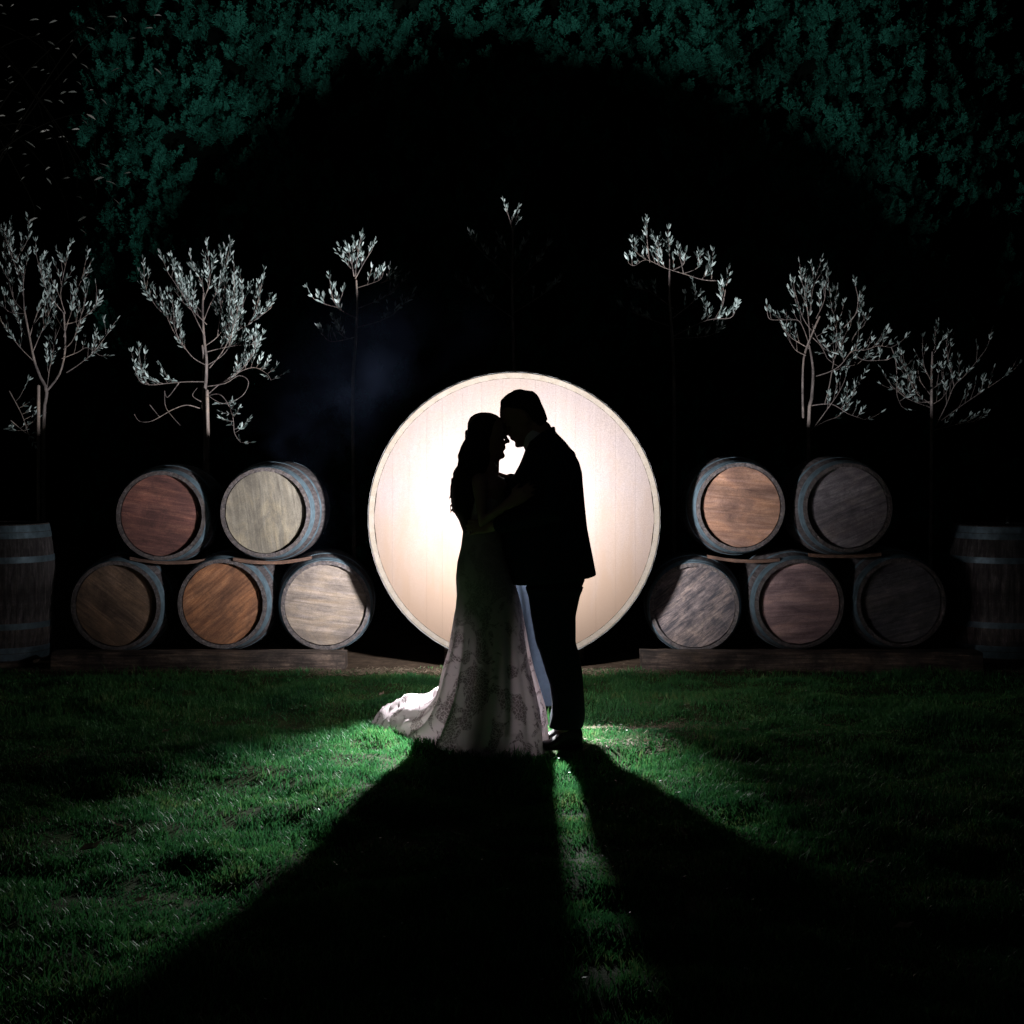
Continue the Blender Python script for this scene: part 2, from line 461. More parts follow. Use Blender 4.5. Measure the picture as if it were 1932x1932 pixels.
# grass blades
def bare(x, y):
    """0..1 : how worn the turf is"""
    p = np.exp(-(((x - .72) / .30) ** 2 + ((y - 8.05) / .16) ** 2)) * .95
    p += np.exp(-(((x - .55) / .35) ** 2 + ((y - 7.45) / .10) ** 2)) * .6
    p += np.exp(-(((x - .80) / .40) ** 2 + ((y - 8.75) / .14) ** 2)) * .45
    p += np.clip((y - 9.75 - .15 * np.sin(x * 3)) / .35, 0, 1)
    return np.clip(p, 0, 1)
NG = 615000
yy = 3.55 + (10.25 - 3.55) * npr.rand(NG) ** .85
xx = (npr.rand(NG) * 2 - 1) * (.355 * yy + .25)
side = npr.rand(NG) < .16      # thinner turf beyond the edges of the view
xx = np.where(side, np.sign(xx) * (.355 * yy + .2 + 2.4 * npr.rand(NG)), xx)
keep = npr.rand(NG) < (.12 + .88 * np.clip(vnoise(xx, yy, 4, 1) * .8 + vnoise(xx, yy, 12, 2) * .9 - .3, 0, 1)) * (1 - .93 * bare(xx, yy))
xx, yy = xx[keep], yy[keep]
N = len(xx)
tuft = vnoise(xx, yy, 9, 3) * .6 + vnoise(xx, yy, 2.2, 4) * .7
h = (.007 + .034 * tuft ** 1.6) * (.55 + .9 * npr.rand(N))
h[npr.rand(N) < .012] *= 1.7
wd = .0016 + .0019 * npr.rand(N)
az = npr.rand(N) * 2 * PI
lean = (.15 + .75 * npr.rand(N)) * h
la = npr.rand(N) * 2 * PI
base = np.stack([xx, yy, ground_z(xx, yy) - .003], -1)
sd_ = np.stack([np.cos(az), np.sin(az), np.zeros(N)], -1) * wd[:, None]
ln = np.stack([np.cos(la) * lean, np.sin(la) * lean, np.zeros(N)], -1)
up = np.zeros((N, 3)); up[:, 2] = h
V = np.stack([base - sd_, base + sd_, base + up * .6 + ln * .35 + sd_ * .8, base + up * .6 + ln * .35 - sd_ * .8, base + up + ln], 1).reshape(-1, 3)
o = np.arange(N)[:, None] * 5
me = np_mesh('grass', V, quads=o + np.array([[0, 1, 2, 3]]), tris=o + np.array([[3, 2, 4]]))
shade = np.clip(.45 * npr.rand(N) + .30 * vnoise(xx, yy, 3, 8) + .40 * vnoise(xx, yy, 8, 9), 0, 1)
add_attr(me, 'shade', np.repeat(shade, 5))
tag(link('grass', me, M['grass']), 'short tufted green grass of the lawn', None, None, 'stuff')

# straw and bark litter along the timber and on the worn turf, pale specks on the lawn
def flakes(N, xs, ys, ls, ws, name, m, lift=.012):
    az = npr.rand(N) * PI * 2
    L = ls[0] + (ls[1] - ls[0]) * npr.rand(N); W = ws[0] + (ws[1] - ws[0]) * npr.rand(N)
    c = np.stack([xs, ys, ground_z(xs, ys) + .004 + lift * npr.rand(N)], -1)
    d = np.stack([np.cos(az), np.sin(az), npr.uniform(-.25, .35, N)], -1) * L[:, None] / 2
    s = np.stack([-np.sin(az), np.cos(az), npr.uniform(-.5, .5, N)], -1) * W[:, None] / 2
    V = np.stack([c - d, c + s, c + d, c - s], 1).reshape(-1, 3)
    o = np.arange(N)[:, None] * 4
    me = np_mesh(name, V, quads=o + np.array([[0, 1, 2, 3]]))
    add_attr(me, 'shade', np.repeat(npr.rand(N), 4))
    return link(name, me, m)
k = 5200
sx_ = npr.uniform(-1.35, 1.1, k); sy_ = 10.0 + npr.randn(k) * .09 - .05 * np.cos(sx_ * 4)
k2 = 2600
bx_ = npr.uniform(0.2, 1.3, k2 * 6); by_ = npr.uniform(7.2, 9, k2 * 6)
kk = npr.rand(len(bx_)) < bare(bx_, by_); bx_, by_ = bx_[kk][:k2], by_[kk][:k2]
ex_ = npr.uniform(1.1, 3.6, 1500); ey_ = 10.12 + npr.randn(1500) * .04
fx_ = npr.uniform(-3.4, -1.2, 1500); fy_ = 10.14 + npr.randn(1500) * .04
X_ = np.concatenate([sx_, bx_, ex_, fx_]); Y_ = np.concatenate([sy_, by_, ey_, fy_])
tag(flakes(len(X_), X_, Y_, (.015, .06), (.002, .006), 'straw', M['litter']), 'dry straw and bark scraps along the timber edge', None, None, 'stuff')
k = 420
y_ = npr.uniform(4, 9.6, k); x_ = npr.uniform(-1, 1, k) * .35 * y_
tag(flakes(k, x_, y_, (.010, .022), (.006, .012), 'debris', M['gum_leaf'], .03), 'tiny pale petals and leaf scraps strewn over the lawn', None, None, 'stuff')

# ================================================================== BARRELS
def lerp(a, b, t): return a + (b - a) * t
def prof(t, rc, rb): return rc + (rb - rc) * (1 - (2 * t - 1) ** 2)
def stave_mesh(L, rc, rb, nst, th, segs=7, fill=.988):
    V, Fs = [], []
    ha = PI / nst * fill
    for i in range(segs + 1):
        t = i / segs
        ro = prof(t, rc, rb); ri = ro - th * (1 if 0 < i < segs else .82)
        z = t * L
        for (r, a) in ((ro, -ha), (ro * 1.0012, 0), (ro, ha), (ri, ha), (ri, -ha)):
            V.append((r * math.cos(a), r * math.sin(a), z))
    for i in range(segs):
        for k in range(5):
            a, b_ = i * 5 + k, i * 5 + (k + 1) % 5
            Fs.append((a, b_, b_ + 5, a + 5))
    Fs.append((4, 3, 2, 1, 0)); e = segs * 5
    Fs.append((e, e + 1, e + 2, e + 3, e + 4))
    me = bpy.data.meshes.new('stave'); me.from_pydata(V, [], Fs); me.update()
    return me
def hoop_mesh(L, rc, rb, t0, t1, th=.0022, n=78):
    V, Fs = [], []
    for k in range(n):
        a = 2 * PI * k / n
        for (t, o) in ((t0, .0008), (t0, th), ((t0 + t1) / 2, th), (t1, th), (t1, .0008)):
            r = prof(t, rc, rb) / math.cos(PI / 40) * .9985 + o
            V.append((r * math.cos(a), r * math.sin(a), t * L))
    for k in range(n):
        j = (k + 1) % n
        for i in range(5):
            i2 = (i + 1) % 5
            Fs.append((k * 5 + i, j * 5 + i, j * 5 + i2, k * 5 + i2))
    me = bpy.data.meshes.new('hoop'); me.from_pydata(V, [], Fs); me.update()
    return me
def board_meshes(rad, z0, th, widths, gap=.0004, ease=.0006):
    out = []
    tot = sum(widths); y = -rad
    for wi in widths:
        y0 = y + gap / 2; y1 = y + 2 * rad * wi / tot - gap / 2; y += 2 * rad * wi / tot
        y0c, y1c = max(y0, -rad * .9995), min(y1, rad * .9995)
        k = 7
        ys = [lerp(y0c, y1c, i / (k - 1)) for i in range(k)]
        ring = [(math.sqrt(max(rad * rad - t * t, 0)), t) for t in ys] + [(-math.sqrt(max(rad * rad - t * t, 0)), t) for t in ys[::-1]]
        nn = len(ring); dz = rnd.uniform(-.0008, .0008)
        # top edges eased by 1.5 mm so that the joints read
        cy = (y0c + y1c) / 2
        V = [(p[0], p[1], z0 - th) for p in ring] + [(p[0], p[1], z0 - ease * .7 + dz) for p in ring] + [(p[0] * .998, cy + (p[1] - cy) * (1 - ease / max(y1c - y0c, .01)), z0 + dz) for p in ring]
        Fs = [tuple(range(nn))[::-1], tuple(range(2 * nn, 3 * nn))]
        for l in (0, nn):
            Fs += [(l + i, l + (i + 1) % nn, l + nn + (i + 1) % nn, l + nn + i) for i in range(nn)]
        me = bpy.data.meshes.new('head_board'); me.from_pydata(V, [], Fs); me.update()
        out.append(me)
    return out
BL, BRC, BRB = .95, .312, .362
ST = stave_mesh(BL, BRC, BRB, 26, .030)
HP = [hoop_mesh(BL, BRC, BRB, a, b_) for a, b_ in ((.008, .056), (.060, .102), (.235, .280), (.720, .765), (.898, .940), (.944, .992))]
def barrel(mat, label, headm, seed, group):
    root = tag(empty('wine_barrel', mat=mat), label, 'barrel', group)
    rr = random.Random(seed)
    for k in range(26):
        o = link('stave', ST, M['stave'], root)
        o.rotation_euler = (0, 0, 2 * PI * k / 26)
    for me in HP: link('hoop', me, M['hoop'], root)
    ws = [rr.uniform(.8, 1.25) for _ in range(7)]
    for me in board_meshes(BRC - .0255, BL - .044, .02, ws): link('head_board', me, HEADS[headm], root)
    bm = bmesh.new()
    r_ = BRC - .024
    loft(bm, [[Vector((r_ * math.cos(2 * PI * k / 40), r_ * math.sin(2 * PI * k / 40), z)) for k in range(40)] for z in (.036, .056)])
    bm_obj('rear_head', bm, M['stave'], root, smooth=False)
    return root
def lying(px, py, d, yaw, roll):
    """matrix of a barrel lying with its head towards the camera; px,py = centre of the front rim"""
    c = P(px, py, d)
    rot = Matrix.Rotation(R(yaw), 4, 'Z') @ Matrix.Rotation(R(90), 4, 'X') @ Matrix.Rotation(R(roll), 4, 'Z')
    return Matrix.Translation(c) @ rot @ Matrix.Translation((0, 0, -BL))
GB = 'oak wine barrels lying in two stacks'
LIE = [
    (303.5, 973, 10.47, 1.5, -9, 'red', 'reddish brown barrel head, upper row of the stack by the upright barrel with a plinth'),
    (500.4, 967, 10.36, -1, -82, 'pale', 'pale grey headed barrel, brightly lit, upper row beside the giant glowing cask'),
    (218, 1143, 10.46, 1, -38, 'dark', 'dark brown striped barrel head, outer end of the bottom row under the red head'),
    (419, 1139.5, 10.44, -1, 40, 'orange', 'orange brown headed barrel in the middle of its bottom row, under the pale head'),
    (614.6, 1142, 10.50, 6.5, -8, 'cream', 'cream grey headed barrel on the bottom row, its top corner in the cask shadow'),
    (1397.5, 957, 10.50, 1, -5, 'tan', 'tan headed barrel on the upper row nearest the giant cask'),
    (1600, 958, 10.44, 1, 22, 'slate', 'slate grey headed barrel on the upper row, farthest from the giant cask'),
    (1310, 1146, 10.50, -5, 38, 'sawn', 'weathered barrel head with dark brushed saw marks, bottom row beside the cask'),
    (1508.5, 1139.5, 10.46, 0, 3, 'mauve', 'mauve brown headed barrel in the middle of its bottom row, under the tan head'),
    (1701, 1137, 10.46, 0, 15, 'black', 'nearly black headed barrel at the dark outer end of the bottom row'),
]
for i, (px, py, d, yaw, roll, hm, lab) in enumerate(LIE):
    barrel(lying(px, py, d, yaw, roll), lab, hm, 40 + i, GB)
barrel(Matrix.Translation((-3.62, 10.62, .035)), 'upright barrel on a low plinth, cut by the frame edge', 'dark', 71, 'upright barrels beside the stacks')
barrel(Matrix.Translation((3.56, 10.92, .012)) @ Matrix.Rotation(R(40), 4, 'Z'), 'upright barrel in the dark with a small glass on its top', 'slate', 72, 'upright barrels beside the stacks')
bm = bmesh.new(); box(bm, (-3.95, 10.33, -.03), (-3.40, 10.92, .034), .008)
tag(bm_obj('plinth', bm, M['sleeper'], smooth=False), 'low timber plinth under the upright barrel at the frame edge', 'plinth')

# curved stave chocks between the rows
def chock(u0, v0, u1, v1, sag, d, label):
    a, b_ = P(u0, v0, d), P(u1, v1, d)
    V, Fs = [], []
    n_ = 9
    for i in range(n_):
        t = i / (n_ - 1)
        p = a.lerp(b_, t); p.z -= sag * (1 - (2 * t - 1) ** 2)
        for (dy, dz) in ((0, -.011), (.06, -.011), (.06, .011), (0, .011)):
            V.append((p.x, p.y + dy, p.z + dz + rnd.uniform(-.001, .001)))
    for i in range(n_ - 1):
        for k in range(4):
            Fs.append((i * 4 + k, i * 4 + (k + 1) % 4, i * 4 + 4 + (k + 1) % 4, i * 4 + 4 + k))
    Fs += [(3, 2, 1, 0), tuple(range(n_ * 4 - 4, n_ * 4))]
    tag(pyd('chock', V, Fs, M['chock']), label, 'chock', 'curved wooden chocks between the barrel rows')
def zl(u, v): return (200 + u / 1.38) / 2.12, (1750 + v / 1.38) / 2.12
def zr(u, v): return (2500 + u / 1.2105) / 2.12, (1750 + v / 1.2105) / 2.12
chock(*zl(440, 668), *zl(850, 680), .022, 10.50, 'curved wooden chock under the reddish brown headed barrel')
chock(*zl(1010, 672), *zl(1440, 664), .03, 10.42, 'curved wooden chock under the bright pale headed barrel')
chock(*zr(402, 577), *zr(750, 592), .022, 10.50, 'curved wooden chock under the tan headed barrel')
chock(*zr(895, 570), *zr(1242, 566), .012, 10.46, 'thin wooden chock under the slate grey headed barrel')

# sleepers the stacks stand behind / on
def sleeper(x0, x1, y0, y1, z1, label, z0=-.03):
    V, Fs = [], []
    n_ = 26
    for i in range(n_):
        x = lerp(x0, x1, i / (n_ - 1))
        j = lambda s: rnd.uniform(-s, s)
        for (y, z) in ((y0, z0), (y1, z0), (y1, z1), ((y0 * .85 + y1 * .15), z1), (y0, z1 - .018)):
            V.append((x + (j(.006) if i in (0, n_ - 1) else 0), y + j(.004), z + j(.0035)))
    for i in range(n_ - 1):
        for k in range(5): Fs.append((i * 5 + k, i * 5 + (k + 1) % 5, i * 5 + 5 + (k + 1) % 5, i * 5 + 5 + k))
    Fs += [(4, 3, 2, 1, 0), tuple(range(n_ * 5 - 5, n_ * 5))]
    return tag(pyd('sleeper', V, Fs, M['sleeper']), label, 'sleeper', 'rough timber sleepers under the barrel stacks')
sleeper(-3.15, -1.14, 10.19, 10.37, .118, 'rough timber sleeper in front of the stack with the reddish and pale heads')
sleeper(.885, 3.2, 10.14, 10.34, .125, 'rough timber sleeper in front of the stack with the tan and slate heads')
for sgn, txt in ((-1, 'reddish and pale'), (1, 'tan and slate')):
    x0, x1 = sorted((sgn * 1.25, sgn * 3.1))
    for yb, cw in ((10.72, 'front'), (11.10, 'rear')):
        sleeper(x0, x1, yb - .06, yb + .06, .058, '%s low bearer timber hidden under the stack with the %s heads' % (cw, txt))

# glass on the upright barrel
rt = tag(empty('tealight_glass', (3.57, 10.75, .962)), 'small clear tealight glass on top of the upright barrel in the dark', 'glass')
bm = bmesh.new()
pr = [(.0, .001), (.024, .001), (.027, .06), (.0245, .06), (.022, .006), (.0, .006)]
rings = [[Vector((max(r, .0005) * math.cos(2 * PI * k / 20), max(r, .0005) * math.sin(2 * PI * k / 20), z + .004)) for k in range(20)] for r, z in pr]
loft(bm, rings, cap=True)
m, n, b = new_mat('clear_glass'); b.inputs['Transmission Weight'].default_value = 1; b.inputs['Roughness'].default_value = .02; M['glass'] = m
bm_obj('cup', bm, M['glass'], rt)
bm = bmesh.new()
loft(bm, [[Vector((.019 * math.cos(2 * PI * k / 16), .019 * math.sin(2 * PI * k / 16), z)) for k in range(16)] for z in (.0115, .026)])
bm_obj('candle', bm, M['shirt'], rt)

# the giant cask
TY, TX, TZ, TR = 10.15, .0144, 1.039, .988
TL, TB = 1.5, 1.03
tm = Matrix.Translation((TX, TY, TZ)) @ Matrix.Rotation(R(90), 4, 'X') @ Matrix.Translation((0, 0, -TL))
tun = tag(empty('giant_cask', mat=tm), 'giant round wooden cask glowing white behind the couple', 'cask')
TST = stave_mesh(TL, TR, TB, 60, .042, 7, .9996)
for k in range(60):
    o = link('stave', TST, M['tun_stave'], tun); o.rotation_euler = (0, 0, 2 * PI * k / 60)
for a, b_ in ((.006, .05), (.12, .16), (.30, .34), (.66, .70), (.84, .88), (.952, .994)):
    link('hoop', hoop_mesh(TL, TR, TB, a, b_, .005, 120), M['tun_hoop'], tun)
rr = random.Random(5)
ws = [rr.uniform(.85, 1.2) for _ in range(15)]
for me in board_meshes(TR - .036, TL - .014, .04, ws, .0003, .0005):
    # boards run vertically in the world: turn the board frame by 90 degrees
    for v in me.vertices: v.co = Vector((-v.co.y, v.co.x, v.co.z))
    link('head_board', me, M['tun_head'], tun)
bm = bmesh.new(); r_ = TR - .055
loft(bm, [[Vector((r_ * math.cos(2 * PI * k / 60), r_ * math.sin(2 * PI * k / 60), z)) for k in range(60)] for z in (.05, .08)])
bm_obj('rear_head', bm, M['tun_stave'], tun, smooth=False)
for yb, cw in ((10.75, 'front'), (11.35, 'rear')):
    V, Fs = [], []
    n_ = 13
    for dy in (-.07, .07):
        for i in range(n_):
            x = lerp(-.5, .5, i / (n_ - 1))
            t = (TY + TL - yb) / TL
            ro = prof(t, TR, TB) + .012
            V += [(TX + x, yb + dy, -.04), (TX + x, yb + dy, max(-.035, TZ - math.sqrt(ro * ro - x * x)))]
    for i in range(n_ - 1):
        a = i * 2; e = n_ * 2 + i * 2
        Fs += [(a, a + 2, a + 3, a + 1), (e + 1, e + 3, e + 2, e), (a + 1, a + 3, e + 3, e + 1), (a, e, e + 2, a + 2)]
    Fs += [(0, 1, n_ * 2 + 1, n_ * 2), (n_ * 2 - 2, n_ * 4 - 2, n_ * 4 - 1, n_ * 2 - 1)]
    pyd('cradle', V, Fs, M['sleeper'], tag(empty('cask_cradle', (TX, yb, 0)), '%s one of the dark curved timber cradles under the giant cask' % cw, 'cradle', 'cradles under the giant cask')).matrix_parent_inverse = Matrix.Translation((-TX, -yb, 0))

# ================================================================== OLIVE TREES
def smooth_path(pts, sub=4):
    out = []
    n_ = len(pts)
    for i in range(n_ - 1):
        p0 = pts[max(i - 1, 0)]; p1 = pts[i]; p2 = pts[i + 1]; p3 = pts[min(i + 2, n_ - 1)]
        for s in range(sub):
            t = s / sub
            out.append(.5 * ((2 * p1) + (p2 - p0) * t + (2 * p0 - 5 * p1 + 4 * p2 - p3) * t * t + (3 * p1 - p0 - 3 * p2 + p3) * t ** 3))
    out.append(pts[-1])
    return out
def olive(label, d, conv, trunks, branches, leaf_n=1.0, seed=1, stake=None, twig_len=(.08, .24), lean=(0, 0), dens=1.0, first=.35, bare_=()):
    rg = random.Random(seed)
    T0 = [P(*conv(*p), d) for p in trunks[0]]
    base = Vector((T0[0].x, d, 0))
    root = tag(empty('olive_tree', base), label, 'tree', 'young olive trees planted in a row')
    inv = Matrix.Translation(-base)
    def part(name, bm, m, smooth=True):
        o = bm_obj(name, bm, m, root, smooth); o.matrix_parent_inverse = inv; return o
    Ls = []      # leaves: (pos, dir, len, normal)
    def leaves_on(bm, p0, dr, ln):
        """twig with leaf pairs"""
        pts = [p0]
        dcur = dr.normalized()
        st = max(3, int(ln / .028))
        for i in range(st):
            dcur = (dcur + Vector((rg.uniform(-.15, .15), rg.uniform(-.15, .15), .10))).normalized()
            pts.append(pts[-1] + dcur * (ln / st))
        tube(bm, pts, [lerp(.0024, .0012, i / st) for i in range(st + 1)], 4, ends=False)
        for i in range(1, st + 1):
            if rg.random() > .86 * leaf_n: continue
            t = (pts[i] - pts[i - 1]).normalized()
            sdv = t.cross(Vector((rg.uniform(-1, 1), rg.uniform(-1, 1), rg.uniform(-1, 1)))).normalized()
            for s in (1, -1):
                if rg.random() < .12: continue
                dd = (t * 1.0 + sdv * s * rg.uniform(.35, .8) + Vector((0, 0, .15))).normalized()
                Ls.append((pts[i], dd, rg.uniform(.034, .058), sdv))
        Ls.append((pts[-1], dcur, rg.uniform(.035, .055), dcur.orthogonal()))
    bmt = bmesh.new()
    for k, tr in enumerate(trunks):
        pts = [P(*conv(*p), d) for p in tr]
        if k == 0 or conv(*tr[0])[1] > 800: pts = [Vector((pts[0].x + rg.uniform(-.03, .03), d + rg.uniform(-.02, .02), -.02))] + pts
        for i, p in enumerate(pts): p.y += .25 * math.sin(k * 2.1 + i * .4) * min(1, i / 3) * (k > 0)
        sp = smooth_path(pts, 3)
        r0 = .017 if k == 0 else .010
        tube(bmt, sp, [lerp(r0, .007, i / (len(sp) - 1)) * rg.uniform(.93, 1.07) for i in range(len(sp))], 8)
    part('trunk', bmt, M['bark'])
    for k, br in enumerate(branches):
        bm = bmesh.new()
        pts = [P(*conv(*p), d) for p in br]
        dep = rg.uniform(-.5, .5)
        length = sum((b_ - a).length for a, b_ in zip(pts, pts[1:]))
        acc = 0
        for i in range(1, len(pts)):
            acc += (pts[i] - pts[i - 1]).length if i else 0
            # depth drifts away from the trunk; x,z compensated so that the outline stays as traced
            dy = dep * min(acc, .9)
            f = (d + dy) / d
            q_ = Vector((pts[i].x * f, d + dy, CAM_H + (pts[i].z - CAM_H) * f))
            pts[i] = q_
        sp = smooth_path(pts, 4)
        m_ = len(sp)
        r0 = .0062 if length > .9 else .0046
        tube(bm, sp, [lerp(r0, .0018, (i / (m_ - 1)) ** .8) for i in range(m_)], 6)
        # twigs
        along = [0]
        for a, b_ in zip(sp, sp[1:]): along.append(along[-1] + (b_ - a).length)
        tot = along[-1]
        s = tot * first
        while s < tot and k not in bare_:
            i = next(j for j in range(m_ - 1) if along[j + 1] >= s)
            t = (sp[i + 1] - sp[i]).normalized()
            side = t.cross(Vector((0, 1, 0))) * rg.choice((-1, 1)) * rg.uniform(.3, 1) + Vector((0, rg.uniform(-.9, .9), 0))
            dr = t * .6 + side * .7 + Vector((0, 0, .65))
            leaves_on(bm, sp[i], dr, rg.uniform(*twig_len) * (1.15 - .5 * s / tot))
            s += rg.uniform(.022, .060) / dens
        if k not in bare_: leaves_on(bm, sp[-1], sp[-1] - sp[-2] + Vector((0, 0, .01)), rg.uniform(*twig_len) * .8)
        part('branch', bm, M['bark'])
    if stake:
        bm = bmesh.new()
        pts = [P(*conv(*p), d - .06) for p in stake]
        tube(bm, [Vector((pts[0].x, pts[0].y, -.02))] + pts, [.014] * (len(pts) + 1), 8)
        so = part('stake', bm, M['stake'])
    # foliage
    N = len(Ls)
    V = np.zeros((N, 6, 3)); sh = npr.rand(N)
    for i, (p, dd, ln, sdv) in enumerate(Ls):
        nrm = dd.cross(sdv)
        if nrm.length < 1e-4: nrm = dd.orthogonal()
        nrm.normalize()
        # leaves tend to turn their face outward and to the light
        roll = rg.uniform(-.9, .9)
        wv = (dd.cross(nrm) * math.cos(roll) + nrm * math.sin(roll)).normalized()
        nn = dd.cross(wv)
        wq = ln * rg.uniform(.10, .155)
        c1 = p + dd * ln * .33; c2 = p + dd * ln * .68
        cv = nn * ln * .05
        for k, q_ in enumerate((p, c1 + wv * wq - cv, c2 + wv * wq * .85 - cv, p + dd * ln, c2 - wv * wq * .85 - cv, c1 - wv * wq - cv)): V[i, k] = q_
    o = np.arange(N)[:, None] * 6
    me = np_mesh('crown', V.reshape(-1, 3), quads=np.concatenate([o + np.array([[0, 1, 2, 3]]), o + np.array([[0, 3, 4, 5]])]))
    add_attr(me, 'shade', np.repeat(sh, 6))
    cr = link('crown', me, M['leaf_olive'], root); cr.matrix_parent_inverse = inv; cr['kind'] = 'stuff'
    return root
z5 = lambda u, v: (u / 1.61 / 2.12, (850 + v / 1.61) / 2.12)
z6 = lambda u, v: ((2900 + u / 1.6154) / 2.12, (1000 + v / 1.6154) / 2.12)
z7 = lambda u, v: ((1150 + u / 1.0733) / 2.12, (750 + v / 1.0733) / 2.12)
pxy = lambda u, v: (u, v)
olive('olive tree with horizontal lower limbs and a pale stake, brightest of the row', 12.0, z5,
      [[(1322, 1430), (1308, 1250), (1325, 1100), (1330, 980), (1325, 900), (1310, 760), (1305, 600), (1312, 520)], [(1310, 1200), (1300, 1080), (1305, 950), (1310, 860)]],
      [[(1340, 980), (1420, 930), (1470, 870), (1490, 790), (1500, 740), (1530, 640)],
       [(1330, 985), (1250, 940), (1190, 870), (1140, 790), (1120, 700), (1115, 610)],
       [(1190, 870), (1150, 820), (1110, 750), (1070, 670), (1010, 610), (950, 520), (930, 440)],
       [(1325, 1090), (1200, 1090), (1080, 1100), (980, 1110), (910, 1095), (875, 1040)],
       [(960, 1110), (930, 1070), (910, 1000)],
       [(1340, 1170), (1420, 1100), (1500, 1050), (1580, 1010), (1650, 1000), (1720, 1040), (1745, 1080)],
       [(1340, 1180), (1410, 1170), (1460, 1220), (1500, 1320), (1510, 1420), (1550, 1480)],
       [(1350, 1000), (1430, 900), (1500, 780), (1600, 720), (1700, 650), (1745, 615)],
       [(1320, 860), (1400, 800), (1470, 700), (1500, 600), (1510, 450)],
       [(1310, 700), (1350, 600), (1400, 500), (1440, 370), (1475, 250)],
       [(1305, 650), (1230, 560), (1180, 480), (1130, 370)],
       [(1320, 800), (1270, 700), (1220, 600), (1170, 520), (1090, 400)],
       [(1400, 1110), (1500, 1060), (1600, 960), (1640, 880), (1630, 830)],
       [(1325, 900), (1400, 880), (1500, 860), (1620, 850)],
       [(1312, 540), (1300, 450), (1250, 370)], [(1312, 560), (1350, 450), (1345, 330)],
       [(1400, 800), (1420, 650), (1440, 540), (1460, 470)], [(1470, 700), (1560, 620), (1560, 480)],
       [(1600, 720), (1650, 620), (1680, 480)], [(1330, 720), (1260, 650), (1190, 590), (1150, 520)],
       [(1285, 1260), (1200, 1240), (1110, 1270), (1040, 1310), (970, 1345), (900, 1345), (865, 1300)], [(1300, 1220), (1240, 1180), (1270, 1130)],
       [(1330, 1120), (1450, 1100), (1540, 1050), (1600, 1090), (1560, 1180), (1440, 1230), (1340, 1180)], [(1150, 1100), (1080, 1190), (1060, 1150)], [(1060, 1150), (1070, 1260), (1160, 1370)], [(965, 1240), (1030, 1320)]],
      1.0, 3, [(1340, 1430), (1333, 1150)], first=.35, dens=1.3, bare_=(20, 21, 22, 23, 24, 25))
olive('dim olive tree forking low beside a stake, cut by the frame edge', 12.2, z5,
      [[(280, 1410), (300, 1160), (260, 1060), (220, 950), (190, 800), (155, 620)], [(300, 1150), (370, 1040), (410, 880), (420, 650)]],
      [[(300, 1150), (320, 1000), (340, 900), (360, 760)], [(220, 960), (130, 870), (70, 790), (10, 700)], [(420, 720), (520, 690), (610, 610), (620, 565)],
       [(430, 1030), (520, 970), (610, 890), (700, 770)], [(160, 640), (90, 560), (50, 400), (30, 200), (60, 140)], [(155, 620), (150, 450), (170, 340)],
       [(420, 650), (390, 520), (430, 300)], [(410, 650), (300, 500), (240, 300)], [(120, 400), (60, 240), (30, 140)], [(100, 310), (150, 230), (180, 170)],
       [(410, 800), (480, 560), (540, 380)], [(190, 800), (240, 650), (300, 560)], [(210, 900), (270, 760), (320, 640)], [(415, 760), (350, 640), (290, 420)],
       [(410, 880), (480, 800), (560, 520)], [(200, 850), (120, 700), (80, 520)], [(160, 650), (60, 640), (-30, 560)], [(400, 940), (500, 900), (560, 870), (640, 920)],
       [(60, 1150), (140, 1300), (180, 1420)], [(70, 1340), (130, 1390), (180, 1430)]],
      .8, 5, [(247, 1410), (248, 1120)], dens=.8)
olive('olive tree behind the giant cask with only its outer sprigs lit, nearer the brightest olive', 11.85, z7,
      [[(280, 960), (290, 700), (300, 520), (296, 400)]],
      [[(297, 450), (285, 370), (240, 300)], [(292, 390), (330, 320), (362, 270)], [(290, 380), (300, 300), (310, 240)], [(300, 430), (390, 400), (410, 370)],
       [(400, 410), (455, 390)], [(295, 560), (215, 515), (185, 440)], [(215, 515), (160, 500), (115, 480)], [(215, 510), (235, 460)], [(300, 640), (190, 662), (150, 630)],
       [(285, 380), (275, 320), (265, 280)], [(280, 650), (240, 640), (210, 600)], [(300, 520), (420, 470), (480, 420)], [(300, 600), (430, 560), (520, 480)]],
      1.0, 6, dens=1.0, first=.45, twig_len=(.06, .16))
olive('olive tree directly behind the giant cask, only its tip sprig lit', 12.1, z7,
      [[(975, 960), (970, 700), (965, 420), (968, 180)]],
      [[(968, 200), (955, 140), (940, 100)], [(968, 190), (985, 130)], [(966, 400), (860, 300), (800, 240)], [(966, 420), (1060, 330), (1110, 260)], [(968, 560), (850, 480), (760, 420)],
       [(968, 540), (1080, 470), (1150, 420)], [(966, 320), (920, 240)], [(966, 330), (1020, 240)]],
      1.0, 8, dens=.8, first=.5, twig_len=(.05, .13))
